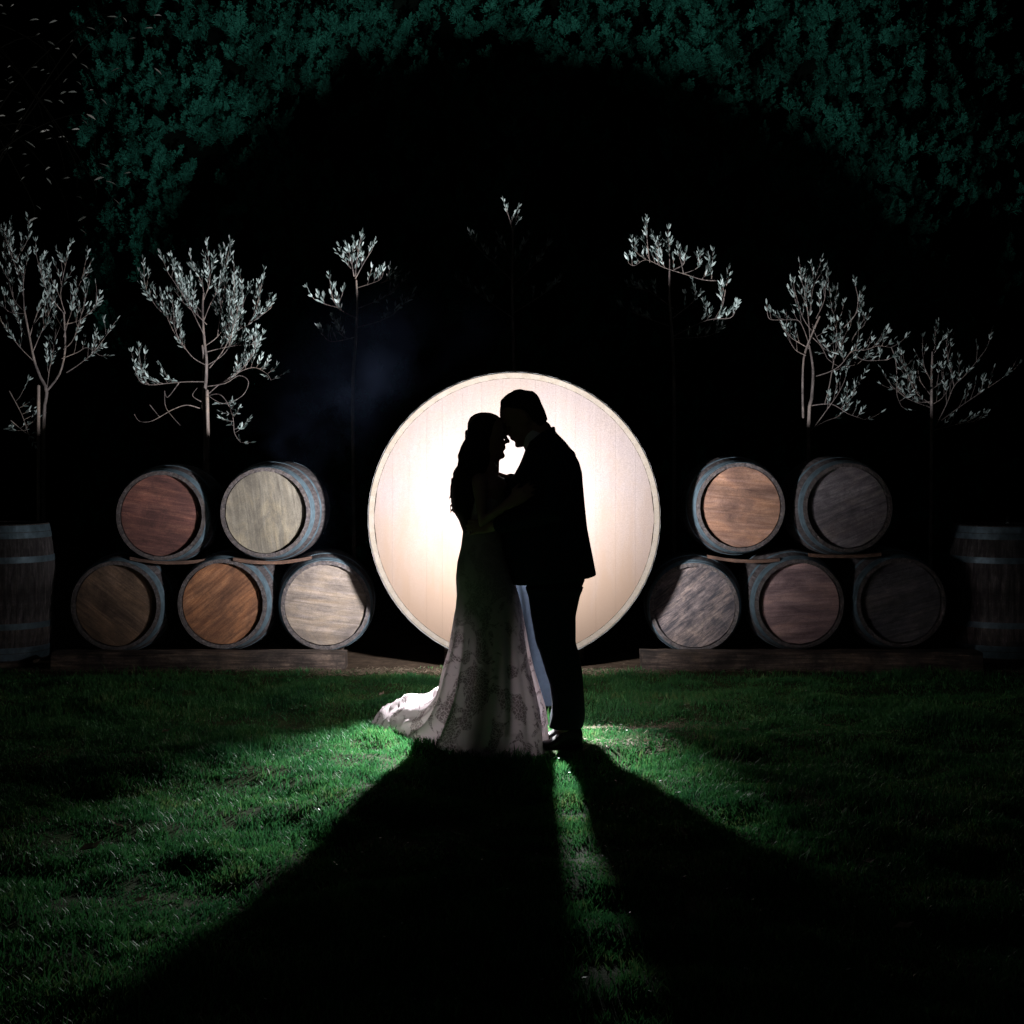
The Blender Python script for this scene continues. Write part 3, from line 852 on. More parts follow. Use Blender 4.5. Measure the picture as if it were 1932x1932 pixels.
olive('olive tree behind the giant cask with a lit arching top, nearer the tan barrel head', 11.9, z7,
      [[(1660, 960), (1655, 700), (1640, 480), (1640, 360)]],
      [[(1840, 400), (1780, 395), (1700, 370), (1620, 345), (1540, 310), (1490, 335), (1465, 325)], [(1555, 320), (1545, 240), (1542, 165)], [(1590, 330), (1590, 250), (1580, 230)],
       [(1640, 355), (1640, 290), (1635, 230)], [(1540, 310), (1500, 280), (1482, 245)], [(1700, 370), (1760, 345), (1765, 310)], [(1655, 560), (1750, 480), (1745, 435)],
       [(1700, 370), (1690, 320), (1680, 290)], [(1655, 640), (1800, 570), (1900, 560), (1925, 520)], [(1830, 570), (1870, 500), (1865, 450)], [(1870, 500), (1885, 410)],
       [(1800, 570), (1800, 530)], [(1655, 650), (1790, 640), (1850, 620)], [(1620, 345), (1600, 290)], [(1660, 352), (1700, 330), (1705, 300)], [(1780, 395), (1790, 375)], [(1820, 400), (1825, 330)],
       [(1655, 520), (1560, 450), (1480, 430)], [(1655, 600), (1540, 560), (1450, 520)]],
      1.0, 9, dens=1.1, first=.5, twig_len=(.05, .14))
olive('reddish stemmed olive tree with a spreading low limb, above the slate headed barrel', 12.1, z6,
      [[(540, 1170), (560, 960), (570, 800), (560, 700), (545, 620)], [(505, 1080), (510, 900), (515, 700), (550, 560), (590, 440)]],
      [[(560, 1005), (640, 995), (700, 1000), (760, 1035), (800, 1060), (900, 1095)], [(645, 995), (670, 900), (690, 790), (715, 640), (720, 480), (690, 370), (670, 210)],
       [(590, 815), (680, 785), (750, 740), (820, 655), (910, 645), (990, 620), (1070, 630)], [(820, 655), (820, 590), (850, 530), (900, 480), (890, 400)], [(820, 655), (870, 700), (930, 715), (1050, 710)],
       [(545, 1170), (640, 1110), (740, 1070), (800, 990), (850, 900)], [(580, 1140), (660, 1030), (730, 930), (770, 850)], [(1075, 630), (1100, 700), (1110, 800), (1110, 930), (1140, 1010)],
       [(545, 620), (520, 540), (480, 460), (420, 450), (300, 450), (275, 420)], [(550, 600), (540, 450), (520, 300), (490, 180)], [(590, 440), (640, 330), (650, 240)], [(770, 500), (840, 420), (860, 330), (850, 260)],
       [(555, 400), (560, 300), (580, 190)], [(550, 640), (480, 600), (420, 560), (370, 500)], [(520, 680), (450, 640), (400, 540)], [(560, 560), (620, 620), (660, 700)], [(560, 520), (500, 430), (450, 260)],
       [(565, 480), (590, 560), (640, 640)], [(690, 790), (760, 760), (850, 740)], [(700, 720), (780, 540), (810, 500)]],
      .75, 12, dens=.85, first=.4)
olive('dimmest olive bush at the dark outer end of the row, stems splayed wide', 12.4, z6,
      [[(1335, 1050), (1335, 850), (1340, 660)]],
      [[(1360, 1140), (1430, 1000), (1480, 880), (1560, 800), (1680, 650)], [(1335, 1000), (1220, 900), (1140, 700)], [(1400, 1100), (1550, 990), (1700, 890), (1860, 780)], [(1335, 850), (1290, 760), (1280, 690)],
       [(1340, 700), (1360, 600), (1360, 555)], [(1350, 1165), (1530, 1120), (1620, 1110)], [(1480, 880), (1440, 700), (1430, 590)], [(1340, 950), (1270, 860), (1250, 800)], [(1335, 900), (1400, 850), (1410, 790)],
       [(1335, 1000), (1400, 960), (1440, 900)], [(1335, 1020), (1180, 960), (1080, 880)], [(1220, 900), (1190, 820), (1170, 760)], [(1335, 980), (1240, 980), (1200, 930)]],
      .55, 13, dens=.65, first=.3)

# ================================================================== CONIFER HEDGE
def spray_proto(seed):
    """feathery flat conifer spray, unit length, tip up +z, faces -y"""
    rg = random.Random(seed)
    V, Q = [], []
    def blade(p, d, ln, w_):
        s = Vector((d.z, rg.uniform(-.9, .9), -d.x)).normalized() * w_
        o = Vector((0, rg.uniform(-.05, .05) * ln, 0))
        i = len(V)
        V.extend([p, p + d * ln * .45 + s + o, p + d * ln + o * 2, p + d * ln * .45 - s + o]); Q.append((i, i + 1, i + 2, i + 3))
    bend = rg.uniform(-.25, .25)
    def stem(t): return Vector((bend * t * t, -.12 * math.sin(t * 2.2) , t))
    for i in range(8):
        t = i / 8
        p0, p1 = stem(t), stem(t + 1 / 8)
        blade(p0, (p1 - p0).normalized(), (p1 - p0).length * 1.3, .018)
    for i in range(1, 9):
        t = i / 9
        for s in (1, -1):
            if rg.random() < .12: continue
            p = stem(t + .03 * s)
            an = rg.uniform(.5, .95)
            d = Vector((s * math.sin(an), rg.uniform(-.35, .15), math.cos(an))).normalized()
            ln = (.42 * (1 - t) + .10) * rg.uniform(.7, 1.15)
            blade(p, d, ln, .03)
            for k in range(3):
                tt = .25 + .25 * k
                for s2 in (1, -1):
                    a2 = s2 * rg.uniform(.5, .9)
                    d2 = Vector((d.x * math.cos(a2) + d.z * math.sin(a2), d.y, -d.x * math.sin(a2) + d.z * math.cos(a2)))
                    blade(p + d * ln * tt, d2, ln * (.5 - .1 * k), .022)
    return np.array([tuple(v) for v in V]), np.array(Q)
protos = [spray_proto(100 + i) for i in range(6)]
HX0, HX1, HZ1, HY0 = -6.2, 7.0, 7.6, 15.75
def hedge_y(x, z):
    base_ = HY0 + .55 * (vnoise(x, z, .55, 21) - .5) + .50 * (vnoise(x, z, 1.4, 22) - .5) + .35 * (vnoise(x, z, 3.1, 23) - .5)
    end = np.clip((-3.4 - x) / 1.7, 0, 2.2)
    base_ = base_ + 2.2 * end ** 2
    base_ = base_ + .55 * np.clip(x - 3.0, 0, 9) ** 1.4
    base_ = base_ + .10 * np.clip(z - 5, 0, 5) ** 2
    return base_
NS = 14500
hx = npr.uniform(HX0, 6.6, NS); hz = npr.uniform(.05, HZ1, NS)
k_ = (hz > 2.2) | (npr.rand(NS) < .55)
hx, hz = hx[k_], hz[k_]
cl = vnoise(hx, hz, 2.4, 31) * .6 + vnoise(hx, hz, 6, 32) * .5
k_ = npr.rand(len(hx)) < np.clip((cl - .38) * 4.0, .05, 1) * np.clip((hx + 6.0) / 2.6, .03, 1) * np.clip((6.6 - hx) / 2.6, 0, 1)
hx, hz = hx[k_], hz[k_]
hy = hedge_y(hx, hz) - .05 + npr.uniform(-.22, .26, len(hx))
Vs, Qs, sh = [], [], []
off = 0
for x, y, z in zip(hx, hy, hz):
    pv, pq = protos[npr.randint(6)]
    ln = npr.uniform(.12, .30)
    rot = np.array(Euler((npr.uniform(-.15, .75), npr.uniform(-.55, .55), npr.uniform(-.7, .7))).to_matrix())
    Vs.append((pv * ln) @ rot.T + np.array((x, y, z))); Qs.append(pq + off); off += len(pv)
    sh.append(np.clip(np.repeat(npr.normal(npr.normal(.42, .2), .18, len(pv) // 4), 4), 0, 1))
me = np_mesh('foliage', np.concatenate(Vs), quads=np.concatenate(Qs))
add_attr(me, 'shade', np.concatenate(sh))
hedge = tag(empty('conifer_hedge', (0, HY0, 0)), 'tall dark green conifer hedge rising behind everything, lit round a dark dome', 'hedge')
ho = link('foliage', me, M['hedge'], hedge); ho.matrix_parent_inverse = Matrix.Translation((0, -HY0, 0)); ho['kind'] = 'stuff'
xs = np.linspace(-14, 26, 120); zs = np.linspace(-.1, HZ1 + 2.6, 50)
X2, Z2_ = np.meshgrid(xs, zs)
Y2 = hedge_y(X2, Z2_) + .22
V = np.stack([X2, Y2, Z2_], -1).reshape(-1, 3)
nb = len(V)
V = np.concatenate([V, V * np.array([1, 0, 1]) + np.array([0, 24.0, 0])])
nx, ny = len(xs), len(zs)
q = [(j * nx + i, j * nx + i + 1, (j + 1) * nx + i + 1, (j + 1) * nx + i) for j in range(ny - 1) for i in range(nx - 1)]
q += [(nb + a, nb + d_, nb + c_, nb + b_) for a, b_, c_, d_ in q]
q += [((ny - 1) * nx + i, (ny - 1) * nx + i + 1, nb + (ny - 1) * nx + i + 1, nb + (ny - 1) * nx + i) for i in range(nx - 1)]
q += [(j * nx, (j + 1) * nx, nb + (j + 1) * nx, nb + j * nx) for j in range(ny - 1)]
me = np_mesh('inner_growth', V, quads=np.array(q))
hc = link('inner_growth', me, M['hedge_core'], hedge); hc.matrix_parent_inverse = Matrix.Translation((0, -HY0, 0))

# narrow-leaved tree in the dark corner
def narrow_tree():
    d = 13.6
    rg = random.Random(77)
    base = Vector((P(-150, 850, d).x, d, 0))
    root = tag(empty('narrow_leaved_tree', base), 'narrow leaved tree in the dark upper corner, only scattered leaves glinting', 'tree')
    inv = Matrix.Translation(-base)
    bm = bmesh.new()
    tube(bm, [base + Vector((0, 0, -.05)), base + Vector((.05, 0, 1.6)), base + Vector((-.05, .1, 3.4)), base + Vector((.1, 0, 6.2))], [.11, .09, .07, .03], 9)
    o = bm_obj('trunk', bm, M['bark'], root); o.matrix_parent_inverse = inv
    Ls = []
    for k in range(13):
        a = base + Vector((0, 0, rg.uniform(2.6, 5.9)))
        e = P(rg.uniform(20, 235), rg.uniform(10, 380), d + rg.uniform(-.6, .6))
        mid = (a + e) / 2 + Vector((0, 0, rg.uniform(.2, .5)))
        bm = bmesh.new()
        sp = smooth_path([a, mid, e, e + Vector((rg.uniform(.05, .2), 0, -rg.uniform(.2, .5)))], 5)
        tube(bm, sp, [lerp(.010, .001, i / (len(sp) - 1)) for i in range(len(sp))], 5)
        o = bm_obj('branch', bm, M['dark_bark'], root); o.matrix_parent_inverse = inv
        for j in range(6):
            p = sp[rg.randrange(5, len(sp))] + Vector((rg.gauss(0, .16), rg.gauss(0, .16), rg.gauss(0, .2)))
            sl = rg.choice((-1, 1, 1))
            dd = Vector((rg.uniform(.6, 1), rg.uniform(-.5, .5), sl * rg.uniform(.1, .7))).normalized()
            Ls.append((p, dd, rg.uniform(.045, .105)))
    V, Q, sh = [], [], []
    for p, dd, ln in Ls:
        wv = dd.cross(Vector((rg.uniform(-1, 1), rg.uniform(-1, 1), rg.uniform(-1, 1)))).normalized() * ln * .085
        i = len(V)
        V += [p, p + dd * ln * .35 + wv, p + dd * ln * .7 + wv * .8, p + dd * ln + Vector((0, 0, -.012)), p + dd * ln * .7 - wv * .8, p + dd * ln * .35 - wv]
        Q += [(i, i + 1, i + 2, i + 3), (i, i + 3, i + 4, i + 5)]; sh += [rg.random() ** 2] * 6
    me = np_mesh('crown', np.array([tuple(v) for v in V]), quads=np.array(Q)); add_attr(me, 'shade', sh)
    o = link('crown', me, M['gum_leaf'], root); o.matrix_parent_inverse = inv; o['kind'] = 'stuff'
narrow_tree()

# ================================================================== THE COUPLE
def head(bm, c, f, u, k=1.0):
    s = f.cross(u)
    tab = [(-.127, .070, .020, .020), (-.120, .088, -.015, .036), (-.105, .093, -.035, .047), (-.085, .090, -.052, .055), (-.06, .088, -.068, .062), (-.03, .088, -.084, .068),
           (0, .084, -.095, .073), (.03, .093, -.101, .077), (.06, .092, -.102, .077), (.09, .074, -.090, .068), (.108, .047, -.066, .051), (.118, .015, -.036, .026)]
    rings = []
    for (uu, fr, bk, wd_) in tab:
        cc = c + u * uu * k + f * (fr + bk) / 2 * k; a = (fr - bk) / 2 * k
        rings.append([cc + f * a * math.cos(2 * PI * i / 24) + s * wd_ * k * math.sin(2 * PI * i / 24) for i in range(24)])
    loft(bm, rings)
    L = lambda x, y, z: c + f * x * k + s * y * k + u * z * k
    tube(bm, [L(.084, 0, .018), L(.100, 0, -.008), L(.113, 0, -.030)], [.008 * k, .010 * k, .012 * k], 8)
    for sg in (1, -1): ell(bm, L(.098, sg * .011, -.034), (f * .010 * k, s * .008 * k, u * .007 * k), 8, 6)
    ell(bm, L(.092, 0, -.057), (f * .011 * k, s * .024 * k, u * .006 * k)); ell(bm, L(.090, 0, -.069), (f * .012 * k, s * .021 * k, u * .007 * k))
    ell(bm, L(.083, 0, -.104), (f * .018 * k, s * .022 * k, u * .016 * k))
    for sg in (1, -1):
        ell(bm, L(.076, sg * .031, .002), (f * .014 * k, s * .015 * k, u * .010 * k), 10, 6)
        ell(bm, L(.088, sg * .03, .027), (f * .009 * k, s * .024 * k, u * .006 * k), 10, 6)
        ell(bm, L(-.012, sg * .076, -.008), (f * .018 * k + s * sg * -.004, s * .008 * k, u * .032 * k), 10, 6)
def hand(bm, wrist, d, up, k=1.0, curl=.5, side=1):
    """palm, four fingers of unequal length, thumb; d = finger direction, up = back of the hand"""
    d = d.normalized(); up = (up - d * up.dot(d)).normalized(); s = d.cross(up) * side
    tube(bm, [wrist - d * .03, wrist, wrist + d * .045 * k, wrist + d * .09 * k], [(.026, .020), (.030, .018), (.040, .014), (.039, .012)], 10, flat=up)
    for i, ln in enumerate((.072, .080, .075, .058)):
        p = wrist + d * (.092 - .004 * abs(i - 1)) * k + s * (.029 - .0195 * i) * k
        a0 = .15 + curl * .3
        pts = [p - d * .02]
        ang = a0
        q_ = p
        pts.append(q_)
        for fr in (.45, .32, .23):
            dd = d * math.cos(ang) - up * math.sin(ang)
            q_ = q_ + dd * ln * fr * k + s * (.012 - .008 * i) * fr * .5
            pts.append(q_); ang += curl * .75
        tube(bm, pts, [.0088 * k, .0085 * k, .008 * k, .0074 * k, .006 * k], 8)
    p = wrist + d * .025 * k + s * .030 * k
    t1 = (d * .75 + s * .6 - up * .25).normalized(); t2 = (d * .95 + s * .2 - up * .3).normalized()
    tube(bm, [p - s * .012, p + t1 * .035 * k, p + t1 * .035 * k + t2 * .028 * k, p + t1 * .035 * k + t2 * .05 * k], [.012 * k, .0105 * k, .009 * k, .0068 * k], 8)
def row(l, r, v, b_, d=7.55, vr=None, n_=24, ex=2.3, yc=0, z=Z1):
    return hring(z(l, v, d), z(r, vr if vr is not None else v, d), b_, n_, ex, yc)
Y = Vector((0, 1, 0))
# ---------------- groom
gd = 7.55
gbase = Vector((.26, gd, 0))
groom = tag(empty('person', gbase), 'taller figure in a navy suit bowing his head to touch foreheads, black against the cask', 'person', 'the embracing couple')
ginv = Matrix.Translation(-gbase)
def gp(o): o.matrix_parent_inverse = ginv; return o
gf = Vector((-.86, 0, -.51)).normalized(); gu = Vector((-.51, 0, .86)).normalized()
gc = Z1(1021, 345, gd)
bm = bmesh.new()
head(bm, gc, gf, gu, 1.02)
tube(bm, [gc - gu * .06 - gf * .03, Z1(1130, 420, gd), Z1(1165, 520, gd)], [.058, .060, .07], 14)
loft(bm, [row(1080, 1230, 480, .09), row(1050, 1330, 590, .19), row(985, 1350, 720, .19), row(970, 1370, 900, .16), row(975, 1385, 1080, .155), row(985, 1390, 1240, .165)])
for sg in (1, -1):
    tube(bm, [Z1(1190, 1200, gd + sg * .09), Z2(1440, 640, gd + sg * .09), Z2(1520, 1100, gd + sg * .09), Z2(1500, 1270, gd + sg * .09)], [.085, .06, .045, .035], 12)
# arms
NEAR = [Z1(1255, 600, gd - .185), Z1(1205, 900, gd - .25), Z1(960, 965, gd - .21), Z1(850, 985, gd - .19)]
FAR = [Z1(1245, 600, gd + .18), Z1(1135, 850, gd + .21), Z1(965, 722, gd + .10), Z1(940, 706, gd + .09)]
tube(bm, NEAR, [.055, .042, .030, .027], 10); tube(bm, FAR, [.055, .042, .031, .024], 10)
hand(bm, NEAR[-1], Z1(740, 990, gd - .155) - NEAR[-1], Vector((0, -1, .2)), 1.0, .35)
hand(bm, FAR[-1], Z1(815, 655, gd + .05) - FAR[-1], Vector((.45, .25, .86)), .9, .22, -1)
gp(fuse('body', bm, M['skin_g'], groom, .0065, 3))
# short hair
bm = bmesh.new()
tab = [(-.075, -.035, -0.109, .052), (-.03, -.012, -0.118, .070), (.01, .004, -0.123, .079), (.045, .03, -0.125, .083), (.065, .064, -0.123, .083), (.09, .074, -0.114, .077), (.112, .058, -.086, .063), (.130, .046, -.066, .046), (.139, .012, -.04, .024)]
rings = []
for (uu, fr, bk, wd_) in tab:
    cc = gc + gu * uu + gf * (fr + bk) / 2; a = (fr - bk) / 2; s_ = gf.cross(gu)
    rings.append([cc + gf * a * math.cos(2 * PI * i / 22) * 1.03 + s_ * wd_ * 1.03 * math.sin(2 * PI * i / 22) + Vector((rnd.uniform(-.003, .003), rnd.uniform(-.003, .003), rnd.uniform(-.003, .003))) for i in range(22)])
loft(bm, rings)
ell(bm, Z1(1118, 392, gd), (Vector((.046, 0, .01)), Vector((0, .058, 0)), Vector((-.02, 0, .062))), 16, 10)
gp(fuse('hair', bm, M['hair_g'], groom, .0075, 1))
# shirt collar
bm = bmesh.new()
tube(bm, [Z1(1098, 468, gd), Z1(1150, 520, gd)], [(.072, .075), (.10, .10)], 18)
gp(fuse('shirt_collar', bm, M['shirt'], groom, .009, 2))
# jacket with sleeves
bm = bmesh.new()
J = [(1095, 455, 1195, 408, .072), (1066, 490, 1232, 436, .10), (1046, 520, 1280, 485, .16), (1030, 565, 1328, 545, .205), (1010, 615, 1362, 605, .225), (975, 680, 1380, 670, .225), (915, 752, 1386, 750, .215),
     (900, 880, 1398, 880, .20), (895, 1000, 1411, 1000, .19), (905, 1090, 1428, 1090, .19), (925, 1200, 1447, 1185, .20), (960, 1328, 1464, 1276, .205), (962, 1334, 1463, 1281, .20)]
loft(bm, [hring(Z1(a, b_, gd), Z1(c_, d_, gd), e_, 28, 2.2) for a, b_, c_, d_, e_ in J])
tube(bm, [NEAR[0], NEAR[1], NEAR[2] + (NEAR[3] - NEAR[2]) * .55], [.082, .066, .047], 14)
tube(bm, [FAR[0], FAR[1], FAR[2] + (FAR[3] - FAR[2]) * .3], [.082, .066, .040], 14)
# lapel and collar roll
tube(bm, [Z1(1205, 412, gd), Z1(1150, 440, gd - .075), Z1(1075, 500, gd - .07)], [(.014, .02)] * 3, 8)
tube(bm, [Z1(1205, 412, gd), Z1(1150, 440, gd + .075), Z1(1075, 500, gd + .07)], [(.014, .02)] * 3, 8)
gp(fuse('jacket', bm, M['suit'], groom, .009, 2))
# trousers: two legs, hips
bm = bmesh.new()
LEG = [(985, 1115, 1060, .15), (990, 1100, 1105, .115), (996, 1093, 1121, .105), (1001, 1085, 1158, .098), (1010, 1085, 1207, .09), (1018, 1091, 1228, .09), (1028, 1097, 1261, .09), (1036, 1099, 1285, .09), (1040, 1101, 1314, .088), (1040, 1102, 1341, .085), (1036, 1101, 1357, .083), (1035, 1097, 1367, .08)]
for yo in (-.095, .095):
    rings = []
    for l, r_, y_, b_ in LEG[1:]:
        L_ = P(l, y_, gd); R_ = P(r_, y_, gd)
        L_.y += yo; R_.y += yo
        if yo > 0: L_.x += .006; R_.x -= .012
        rings.append(hring(L_, R_, b_ * (.95 + .05 * math.sin(y_ * .11)), 20, 2.2))
    loft(bm, rings)
loft(bm, [hring(P(975, 1010, gd), P(1105, 1010, gd), .17, 20), hring(P(985, 1060, gd), P(1110, 1060, gd), .185, 20), hring(P(990, 1100, gd), P(1102, 1100, gd), .18, 20), hring(P(1000, 1112, gd), P(1085, 1112, gd), .15, 20)])
gp(fuse('trousers', bm, M['suit'], groom, .0085, 2))
for yo in (-.095, .095):
    bm = bmesh.new()
    yy_ = gd + yo
    zg = lambda u, v: Z2(u, v, gd) + Vector((0, yo, 0))
    x0, x1 = Z2(1318, 1300, gd).x, Z2(1637, 1300, gd).x
    sec = [(x0, .012, .012, .022), (x0 + .02, .020, .024, .036), (x0 + .06, .026, .028, .045), (x0 + .10, .040, .042, .044), (x0 + .13, .062, .064, .040), (x0 + .17, .068, .070, .036), (x0 + .21, .060, .062, .034), (x1 - .006, .045, .046, .028)]
    rings = [[Vector((x, yy_ + wq * math.cos(2 * PI * i / 16), max(.0, zc + hh * math.sin(2 * PI * i / 16)) + .004)) for i in range(16)] for x, zc, hh, wq in sec]
    loft(bm, rings)
    gp(fuse('shoe', bm, M['shoe'], groom, .007, 1))
# ---------------- bride
bd = 7.55
bbase = Vector((-.13, bd, 0))
bride = tag(empty('person', bbase), 'figure in a sheer white lace gown with trailing train and long wavy hair', 'person', 'the embracing couple')
binv = Matrix.Translation(-bbase)
def bp_(o): o.matrix_parent_inverse = binv; return o
bf = Vector((.995, 0, -.03)).normalized(); bu = Vector((.03, 0, .995)).normalized()
bc = Z1(812, 447, bd - .012)
bm = bmesh.new()
head(bm, bc, bf, bu, .97)
tube(bm, [bc - bu * .07 - bf * .01, Z1(828, 605, bd), Z1(812, 700, bd)], [.050, .052, .064], 14)
loft(bm, [row(760, 850, 665, .07), row(710, 912, 700, .15), row(690, 945, 755, .165), row(690, 915, 860, .125), row(690, 900, 960, .11), row(690, 890, 1030, .10), row(676, 905, 1110, .125), row(660, 920, 1200, .145), row(655, 940, 1290, .15), row(680, 940, 1400, .14)])
for sg in (1, -1):
    tube(bm, [Z1(800, 1330, bd + sg * .08), Z2(930, 560, bd + sg * .08), Z2(960, 1000, bd + sg * .07), Z2(960, 1300, bd + sg * .07), Z2(1010, 1330, bd + sg * .07), Z2(1090, 1345, bd + sg * .07)], [.085, .058, .042, .03, .03, .022], 12)
BN = [Z1(770, 722, bd - .155), Z1(790, 960, bd - .20), Z1(935, 860, bd - .235)]
BF = [Z1(770, 722, bd + .155), Z1(790, 960, bd + .20), Z1(935, 860, bd + .235)]
for A, sg in ((BN, -1), (BF, 1)):
    tube(bm, A, [.042, .034, .023], 10)
    hand(bm, A[-1] + (A[-1] - A[-2]).normalized() * .02, Z1(1040, 790, bd + sg * .245) - A[-1], Vector((0, sg, .1)), .88, .3, sg)
bp_(fuse('body', bm, M['skin_b'], bride, .0065, 3))
bm = bmesh.new()
HR = [(774, 828, 320, .045), (744, 862, 332, .078), (714, 893, 357, .090), (699, 894, 388, .094), (696, 882, 429, .095), (684, 862, 473, .096), (654, 850, 529, .102), (645, 846, 562, .106), (648, 842, 592, .108), (642, 832, 628, .114),
      (623, 820, 656, .126), (614, 806, 700, .142), (606, 796, 756, .152), (603, 785, 811, .154), (607, 770, 846, .148), (606, 760, 880, .140), (624, 752, 915, .130), (646, 745, 950, .118), (664, 735, 1000, .10), (680, 720, 1040, .06)]
loft(bm, [row(l, r_, v, b_, bd) for l, r_, v, b_ in HR])
rg = random.Random(3)
EV = [323, 388, 429, 473, 529, 562, 592, 628, 656, 700, 756, 811, 846, 880, 915, 950]
EU = [760, 700, 696, 684, 654, 645, 648, 642, 623, 614, 606, 603, 607, 601, 610, 640]
edge_at = lambda v: float(np.interp(v, EV, EU))
for k in range(36):     # locks lying over the fall of hair on both sides
    yo = rg.choice((-1, 1)) * rg.uniform(.07, .15); u0 = rg.uniform(700, 790); v0 = rg.uniform(400, 560); v1 = rg.uniform(800, 960); ph = rg.uniform(0, 6)
    pts = []
    for i in range(14):
        t = i / 13; v = lerp(v0, v1, t)
        pts.append(Z1(lerp(u0, u0 - 60 + rg.uniform(-2, 2), t) + 9 * math.sin(ph + t * 10), v, bd + yo * min(1, .62 + t * .7) + .006 * math.cos(ph + t * 10)))
    tube(bm, pts, [lerp(.012, .005, i / 13) for i in range(14)], 6)
for k in range(14):     # waves along the back outline
    yo = rg.uniform(-.06, .06); v0 = rg.uniform(440, 700); v1 = min(v0 + rg.uniform(140, 260), 905); ph = rg.uniform(0, 6); amp = rg.uniform(2, 6)
    pts = [Z1(edge_at(lerp(v0, v1, i / 15)) + 8 - 5 * math.sin(PI * i / 15) + amp * math.sin(ph + i * .7), lerp(v0, v1, i / 15), bd + yo) for i in range(16)]
    tube(bm, pts, [.007 - .003 * i / 15 for i in range(16)], 6)
# looped curl ends low on the back, with light between them
def curl(cu, cv, ru, rv, a0, a1, r_, yo):
    tube(bm, [Z1(cu + ru * math.cos(a), cv + rv * math.sin(a), bd + yo) for a in np.linspace(a0, a1, 14)], [r_] * 14, 6)
curl(606, 878, 11, 21, -.6, 4.9, .0036, .01)
curl(609, 836, 8, 15, .4, 5.2, .0036, -.03)
curl(605, 795, 7, 18, 1.2, 4.9, .0030, .02)
tube(bm, [Z1(604, 700, bd), Z1(598, 760, bd), Z1(596, 800, bd), Z1(590, 830, bd)], [.003, .003, .0028, .0024], 5)
tube(bm, [Z1(600, 895, bd), Z1(597, 905, bd), Z1(601, 918, bd)], [.0035, .003, .0025], 5)
bp_(fuse('hair', bm, M['hair_b'], bride, .0048, 0))
for k, (u_, v_) in enumerate(((868, 622), (877, 616))):
    pass
bm = bmesh.new(); e0 = Z1(868, 628, bd - .045)
ell(bm, e0, (Vector((.006, 0, 0)), Vector((0, .006, 0)), Vector((0, 0, .009))))
ell(bm, e0 + Vector((-.008, .003, .012)), (Vector((.004, 0, 0)), Vector((0, .004, 0)), Vector((0, 0, .006))))
bp_(bm_obj('earring', bm, M['pearl'], bride))
# dress
def dress_rings(inner=False):
    rows = [(672, 945, 765, .150, 1), (670, 926, 860, .138, 1), (668, 915, 960, .126, 1), (670, 905, 1030, .120, 1), (660, 915, 1110, .140, 1), (638, 940, 1200, .162, 1), (629, 970, 1290, .172, 1), (634, 1003, 1400, .176, 1), (628, 1018, 1470, .178, 1),
            (732, 1212, 380, .182, 2), (715, 1230, 500, .19, 2), (695, 1250, 640, .205, 2), (665, 1270, 740, .215, 2), (640, 1291, 840, .225, 2), (620, 1310, 940, .232, 2), (600, 1330, 1040, .24, 2), (590, 1340, 1140, .245, 2), (585, 1345, 1230, .25, 2), (580, 1345, 1290, .25, 2)]
    out = []
    for l, r_, v, b_, z in rows:
        f = Z1 if z == 1 else Z2
        out.append((f(l, v, bd), f(r_, v, bd), b_))
    zb = out[-1][0].z
    l0, r0, b0 = out[-1]
    for t in (.5, 1.0):
        z = lerp(zb, .006, t)
        out.append((Vector((l0.x - .005 * t, bd, z)), Vector((r0.x + .01 * t, bd, z)), b0 + .004 * t))
    return out
DR = dress_rings()
hem_ctrl = [(.165, 7.56), (.145, 7.40), (.05, 7.30), (-.10, 7.285), (-.24, 7.30), (-.37, 7.40), (-.47, 7.56), (-.58, 7.72), (-.70, 7.93), (-.765, 8.12), (-.72, 8.30), (-.56, 8.36), (-.38, 8.25), (-.20, 8.02), (0, 7.90), (.14, 7.80), (.19, 7.68)]
def closed_curve(ctrl, n_):
    m_ = len(ctrl)
    c = [Vector((a, b_, 0)) for a, b_ in ctrl]
    pts = []
    for i in range(m_):
        p0, p1, p2, p3 = c[i - 1], c[i], c[(i + 1) % m_], c[(i + 2) % m_]
        for s in range(24):
            t = s / 24
            pts.append(.5 * ((2 * p1) + (p2 - p0) * t + (2 * p0 - 5 * p1 + 4 * p2 - p3) * t * t + (3 * p1 - p0 - 3 * p2 + p3) * t ** 3))
    return pts
NA = 160
hc_ = closed_curve(hem_ctrl, NA)
# sample the hem by angle-like parameter: match fraction of the way round, starting at the front toe (+x) going to the camera side
idx = [int(i * len(hc_) / NA) for i in range(NA)]
# weights: ring parameter t runs 0..1 clockwise seen from above (towards -y first)
def ring_pt(l, r_, b_, t):
    a = -2 * PI * t
    c = (l + r_) / 2
    return Vector((c.x + (r_.x - l.x) / 2 * math.cos(a), bd + b_ * math.sin(a), c.z))
